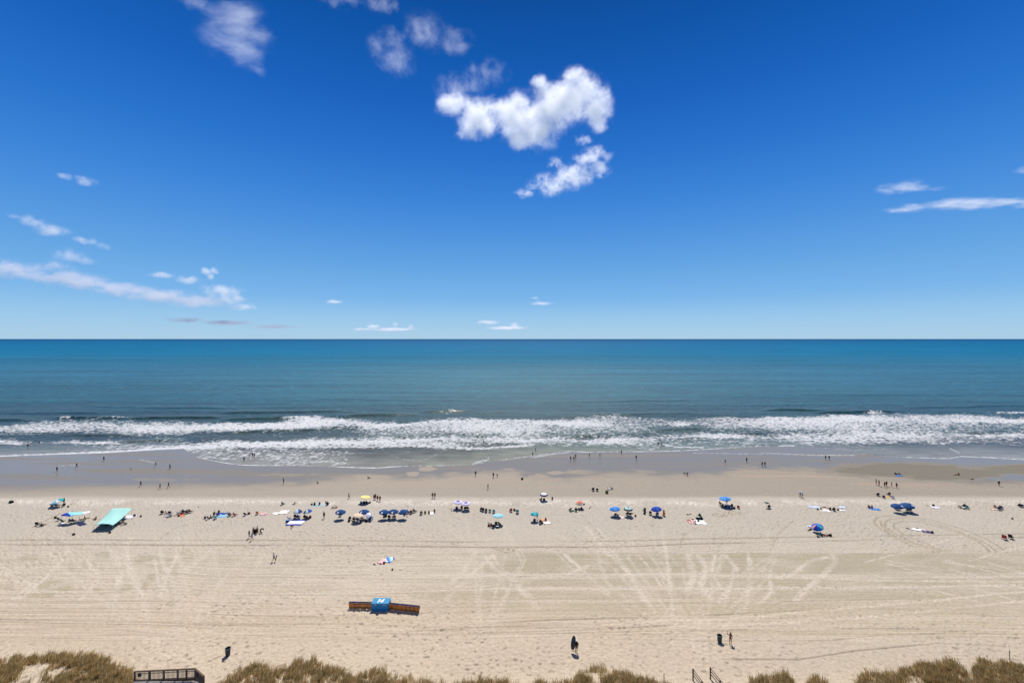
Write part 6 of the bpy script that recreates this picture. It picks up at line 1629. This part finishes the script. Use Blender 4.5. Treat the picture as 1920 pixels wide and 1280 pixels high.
towel(1579, 951, 'blue striped towel beyond the white surfboard shaped mat', ['sky', 'white'], 1.4, 1.6, -15, 'across', n_=8); board(1578, 956.5, 'white bodyboard lying by the blue striped towel', 'white', .8, 1.9, 62); bag(1571.5, 956.5, 'dark bag at the nose of the white bodyboard', 'charcoal', 1.0)
umbrella(1532.8, 985, 'blue umbrella shading to purple, tipped low to the sand', ['bright_blue', 'purple', 'blue', 'pink', 'royal', 'bright_blue', 'turquoise', 'blue'], 1.2, 1.35, .5, (16, -18), .06)
chair(1519.5, 990.5, 'navy and white lounge chair in front of the tipped blue umbrella', 'navy', 40, 'white', gc); towel(1522, 987.5, 'white towel draped low by the tipped blue umbrella', ['white', 'sky'], 1.2, 1.6, 40, 'across'); chair(1527, 991, 'royal blue low chair half under the tipped blue umbrella', 'royal', -40, 'white', gc)
board(1518, 993.5, 'black narrow bodyboard in front of the navy and white lounge chair', 'black', .4, 1.5, -60); bag(1535, 991, 'small charcoal bag behind the tipped blue umbrella', 'charcoal', .8)
chair(1534, 1004, 'green grey lounge chair landward of the tipped blue umbrella', 'slate', -60, 'teal', gc); person(1540.5, 1004, 'person in dark green lying back landward of the tipped blue umbrella', 'sit', -100, top='dark_green', bottom='charcoal', group=gp); person(1551, 1003.5, 'sunburnt person lying at the end of the lounge chair group', 'lie', -70, suit='brown', skin='skin_red', group=gp); bag(1557, 1004.5, 'black bag at the end of the lounge chair group', 'black', 1.2)
person(1635.5, 952.5, 'person with yellow collar sitting on a blue towel', 'hug', 40, top='navy', bottom='black', group=gp); person(1629.5, 951.5, 'sunburnt person lying beside the blue towel', 'sit', -60, suit='dark_red', skin='skin_red', group=gp); towel(1640, 954.2, 'bright blue towel beside the twin rental umbrellas', ['sky', 'blue'], 2.2, 1.4, -15, 'across', n_=3)
seated(1645.5, 929, 'black chair first of four near the row of teenagers', 'person in a dark top first of the four chairs near the teenagers', 'black', -20, top='charcoal'); chair(1657, 933.5, 'navy low chair second of four near the row of teenagers', 'navy', -40, 'charcoal', gc); seated(1666, 928, 'maroon chair third of four near the row of teenagers', 'dark haired person in the maroon chair near the teenagers', 'maroon', -10, top='black'); towel(1664.5, 931.5, 'orange and yellow towel in front of the maroon chair', ['orange', 'lime'], .9, 1.4, -50, 'across'); chair(1674, 934.5, 'lavender blue chair last of four near the row of teenagers', 'lavender', -40, 'navy', gc)
umbrella(1682, 946.8, 'dark blue rental umbrella, the smaller looking of the twin pair', RU, 1.3, 1.75, .45, (8, -8), logo=-40, group='dark blue rental umbrellas'); umbrella(1701.5, 945.8, 'dark blue rental umbrella, the broad one of the twin pair', RU, 1.5, 1.85, .45, (8, -10), logo=-40, group='dark blue rental umbrellas')
seated(1679, 954.5, 'black chair under the smaller twin umbrella', 'person in navy seated under the smaller twin umbrella', 'black', -20, top='navy'); chair(1684, 955, 'dark chair in the shade between the twin umbrellas', 'charcoal', -20, 'charcoal', gc); chair(1700.5, 958, 'olive chair in the shade of the broad twin umbrella', 'olive', -20, 'charcoal', gc); seated(1706, 957.5, 'black chair at the far side of the broad twin umbrella', 'person in olive seated under the broad twin umbrella', 'black', -30, top='olive')
bag(1750, 948.5, 'grey bag on a lavender towel past the twin umbrellas', 'slate', 1.2); towel(1754, 951.3, 'lavender towel past the twin umbrellas', ['lavender', 'white'], 1.6, 1.4, -20, 'across', n_=4); sandal(1739, 948.3, 'dark sandal between the twin umbrellas and the lavender towel', 'black', 40, s=2.2)
chair(1799, 951, 'black high backed chair in the camp with the small table', 'black', 40, 'charcoal', gc, s=1.2); seated(1807.5, 950.5, 'maroon chair in the camp with the small table', 'person in a white cap and maroon in the small table camp', 'maroon', -30, top='maroon', cap='pale_grey'); chair(1814.5, 953, 'dark teal lounge chair in the small table camp', 'teal', -60, 'charcoal', gc)
o = empty('camp_table', G(1807, 953.5), R(10), 'low white camp table between black and teal chairs', 'camp table')
b = B(); b.box((0, 0, .45), (.8, .5, .04)); b.obj('table_top', 'white', o)
for sx in (-1, 1):
    for sy in (-1, 1):
        b = B(); b.tube([(sx * .34, sy * .2, .43), (sx * .38, sy * .22, 0)], .016, 5); b.obj('leg', 'grey', o)
person(1866, 951.5, 'sunburnt person lying with legs out before the navy chairs', 'sit', -70, bottom='coral', skin='skin_red', group=gp); seated(1873.5, 955.5, 'navy chair with a sunburnt person at its feet', 'person in navy seated near the lone sunburnt one', 'navy', -50, top='navy'); chair(1878, 953.5, 'purple navy high backed chair beside the navy one', 'purple', -60, 'navy', gc); board(1863.5, 955, 'pale peach bodyboard in front of the navy chairs', 'peach', .5, 1.3, 70)
seated(1911, 949.5, 'black chair at the very edge of the beach view', 'dark haired person seated at the very edge of the view', 'black', -30, top='black'); chair(1917.5, 950.5, 'navy and white lounger cut by the edge of the view', 'navy', -60, 'white', gc)
bag(1898, 973, 'brown bag alone on the trodden sand past the turning tracks', 'brown', .9)
towel(1724, 993.5, 'white towel inside the ring of tyre tracks', ['white', 'offwhite'], 2.2, 1.2, -25, 'across', n_=3); towel(1738, 996.5, 'dark purple towel inside the ring of tyre tracks', ['purple', 'charcoal'], 1.8, 1.2, -25, 'across', n_=3); board(1714, 993, 'small white bodyboard inside the ring of tyre tracks', 'white', .5, 1.1, 60); sandal(1702, 990.5, 'brown sandal at the head of the towels inside the tyre tracks', 'brown', 40, s=2.6); sandal(1720, 990, 'dark sandal above the white towel inside the tyre tracks', 'black', 0, s=1.8); bag(1748, 998.6, 'flat charcoal bag at the end of the dark purple towel', 'charcoal', 1.0)
chair(1883, 1010, 'red lounge chair standing alone on the double tyre track', 'red', -50, 'dark_red', gc, s=1.2); chair(1895.5, 1009, 'black lounge chair beside the lone red one', 'black', -60, 'charcoal', gc, s=1.15)

# ------------------------------------------------------------------ people on the upper beach
person(467, 1008.8, 'dark clad man of the group handing something over', 'carry', -80, top='black', bottom='black', skin='skin_light', h=1.8, group=gp); person(472.6, 1013.2, 'woman in a pale dress leaning forward in the standing group', 'walk', 60, dress='lavender', h=1.72, group=gp)
person(474.5, 1001.5, 'person in maroon standing behind the pale dress', 'stand', 90, suit='maroon', skin='skin_light', group=gp); person(482.5, 1000.2, 'bare backed man in black shorts standing tallest in the group', 'walk', -60, bottom='black', h=1.8, group=gp)
bag(478.5, 999, 'large black bag on the sand between the standing people', 'black', 2.2, 20)
b = B(); b.tube([(.42 * math.cos(t), .0, .55 + .5 * math.sin(t)) for t in [.5 + .42 * k for k in range(11)]], .13, 8); o = b.obj('folded_carrier', ['black']); o.location = G(491.5, 999.3); o.rotation_euler = (0, 0, R(-10)); tag(o, 'black C shaped folded carrier standing beside the group', 'folded carrier')
person(513.3, 1052, 'man in a white shirt carrying an olive bodyboard over the sand', 'walk', -70, top='lavender', bottom='khaki', h=1.78, group=gp); lp = G(513.3, 1052); board(0, 0, 'olive bodyboard under the arm of the man in white', 'olive', .6, 1.2, at=lp + Vector((.48, .05, .72)), rot=(R(75), R(10), R(-60)))
towel(717.5, 1052.5, 'pale pink towel, one of two lying alone on the groomed sand', ['pink', 'pale_pink'], 1.2, 1.8, -25, 'across'); towel(729, 1049.5, 'blue and white patterned towel next to the pink one', ['sky', 'aqua', 'white', 'blue'], 1.7, 2.0, -15, 'check', n_=5)
for xx, yy, lab, cc in ((702, 1058.3, 'dark sandal apart from the two lone towels', 'black'), (713, 1056.8, 'maroon sandal at the foot of the pink towel', 'maroon'), (735.5, 1067, 'dark sandal farthest landward of the two lone towels', 'black')): sandal(xx, yy, lab, cc, random.uniform(0, 90), s=2.2)
bag(720, 1056.3, 'dark maroon bag at the foot of the pink and blue towels', 'maroon', .9)
person(1369.6, 1207.2, 'long haired woman in a maroon bikini holding up a phone', 'phone', 0, suit='b:maroon', hair='hair_brown', long=True, h=1.68, skin='skin_red', group=gp)
b = B(); b.box((0, 0, 0), (.08, .012, .16)); o = b.obj('phone', ['black']); o.location = G(1369.6, 1207.2) + Vector((-.325, .31, 1.62)); tag(o, 'black phone held up by the woman in the bikini', 'phone')
person(1081.0, 1224.0, 'person in black with a white cap carrying a tall grey board', 'carry', 0, top='black', bottom='khaki', cap='white', h=1.75, group=gp)
board(0, 0, 'tall dark grey board carried by the person in the white cap', 'slate', .62, 1.75, at=G(1081, 1224) + Vector((-.38, .28, 1.25)), rot=(R(82), R(6), R(-25)))
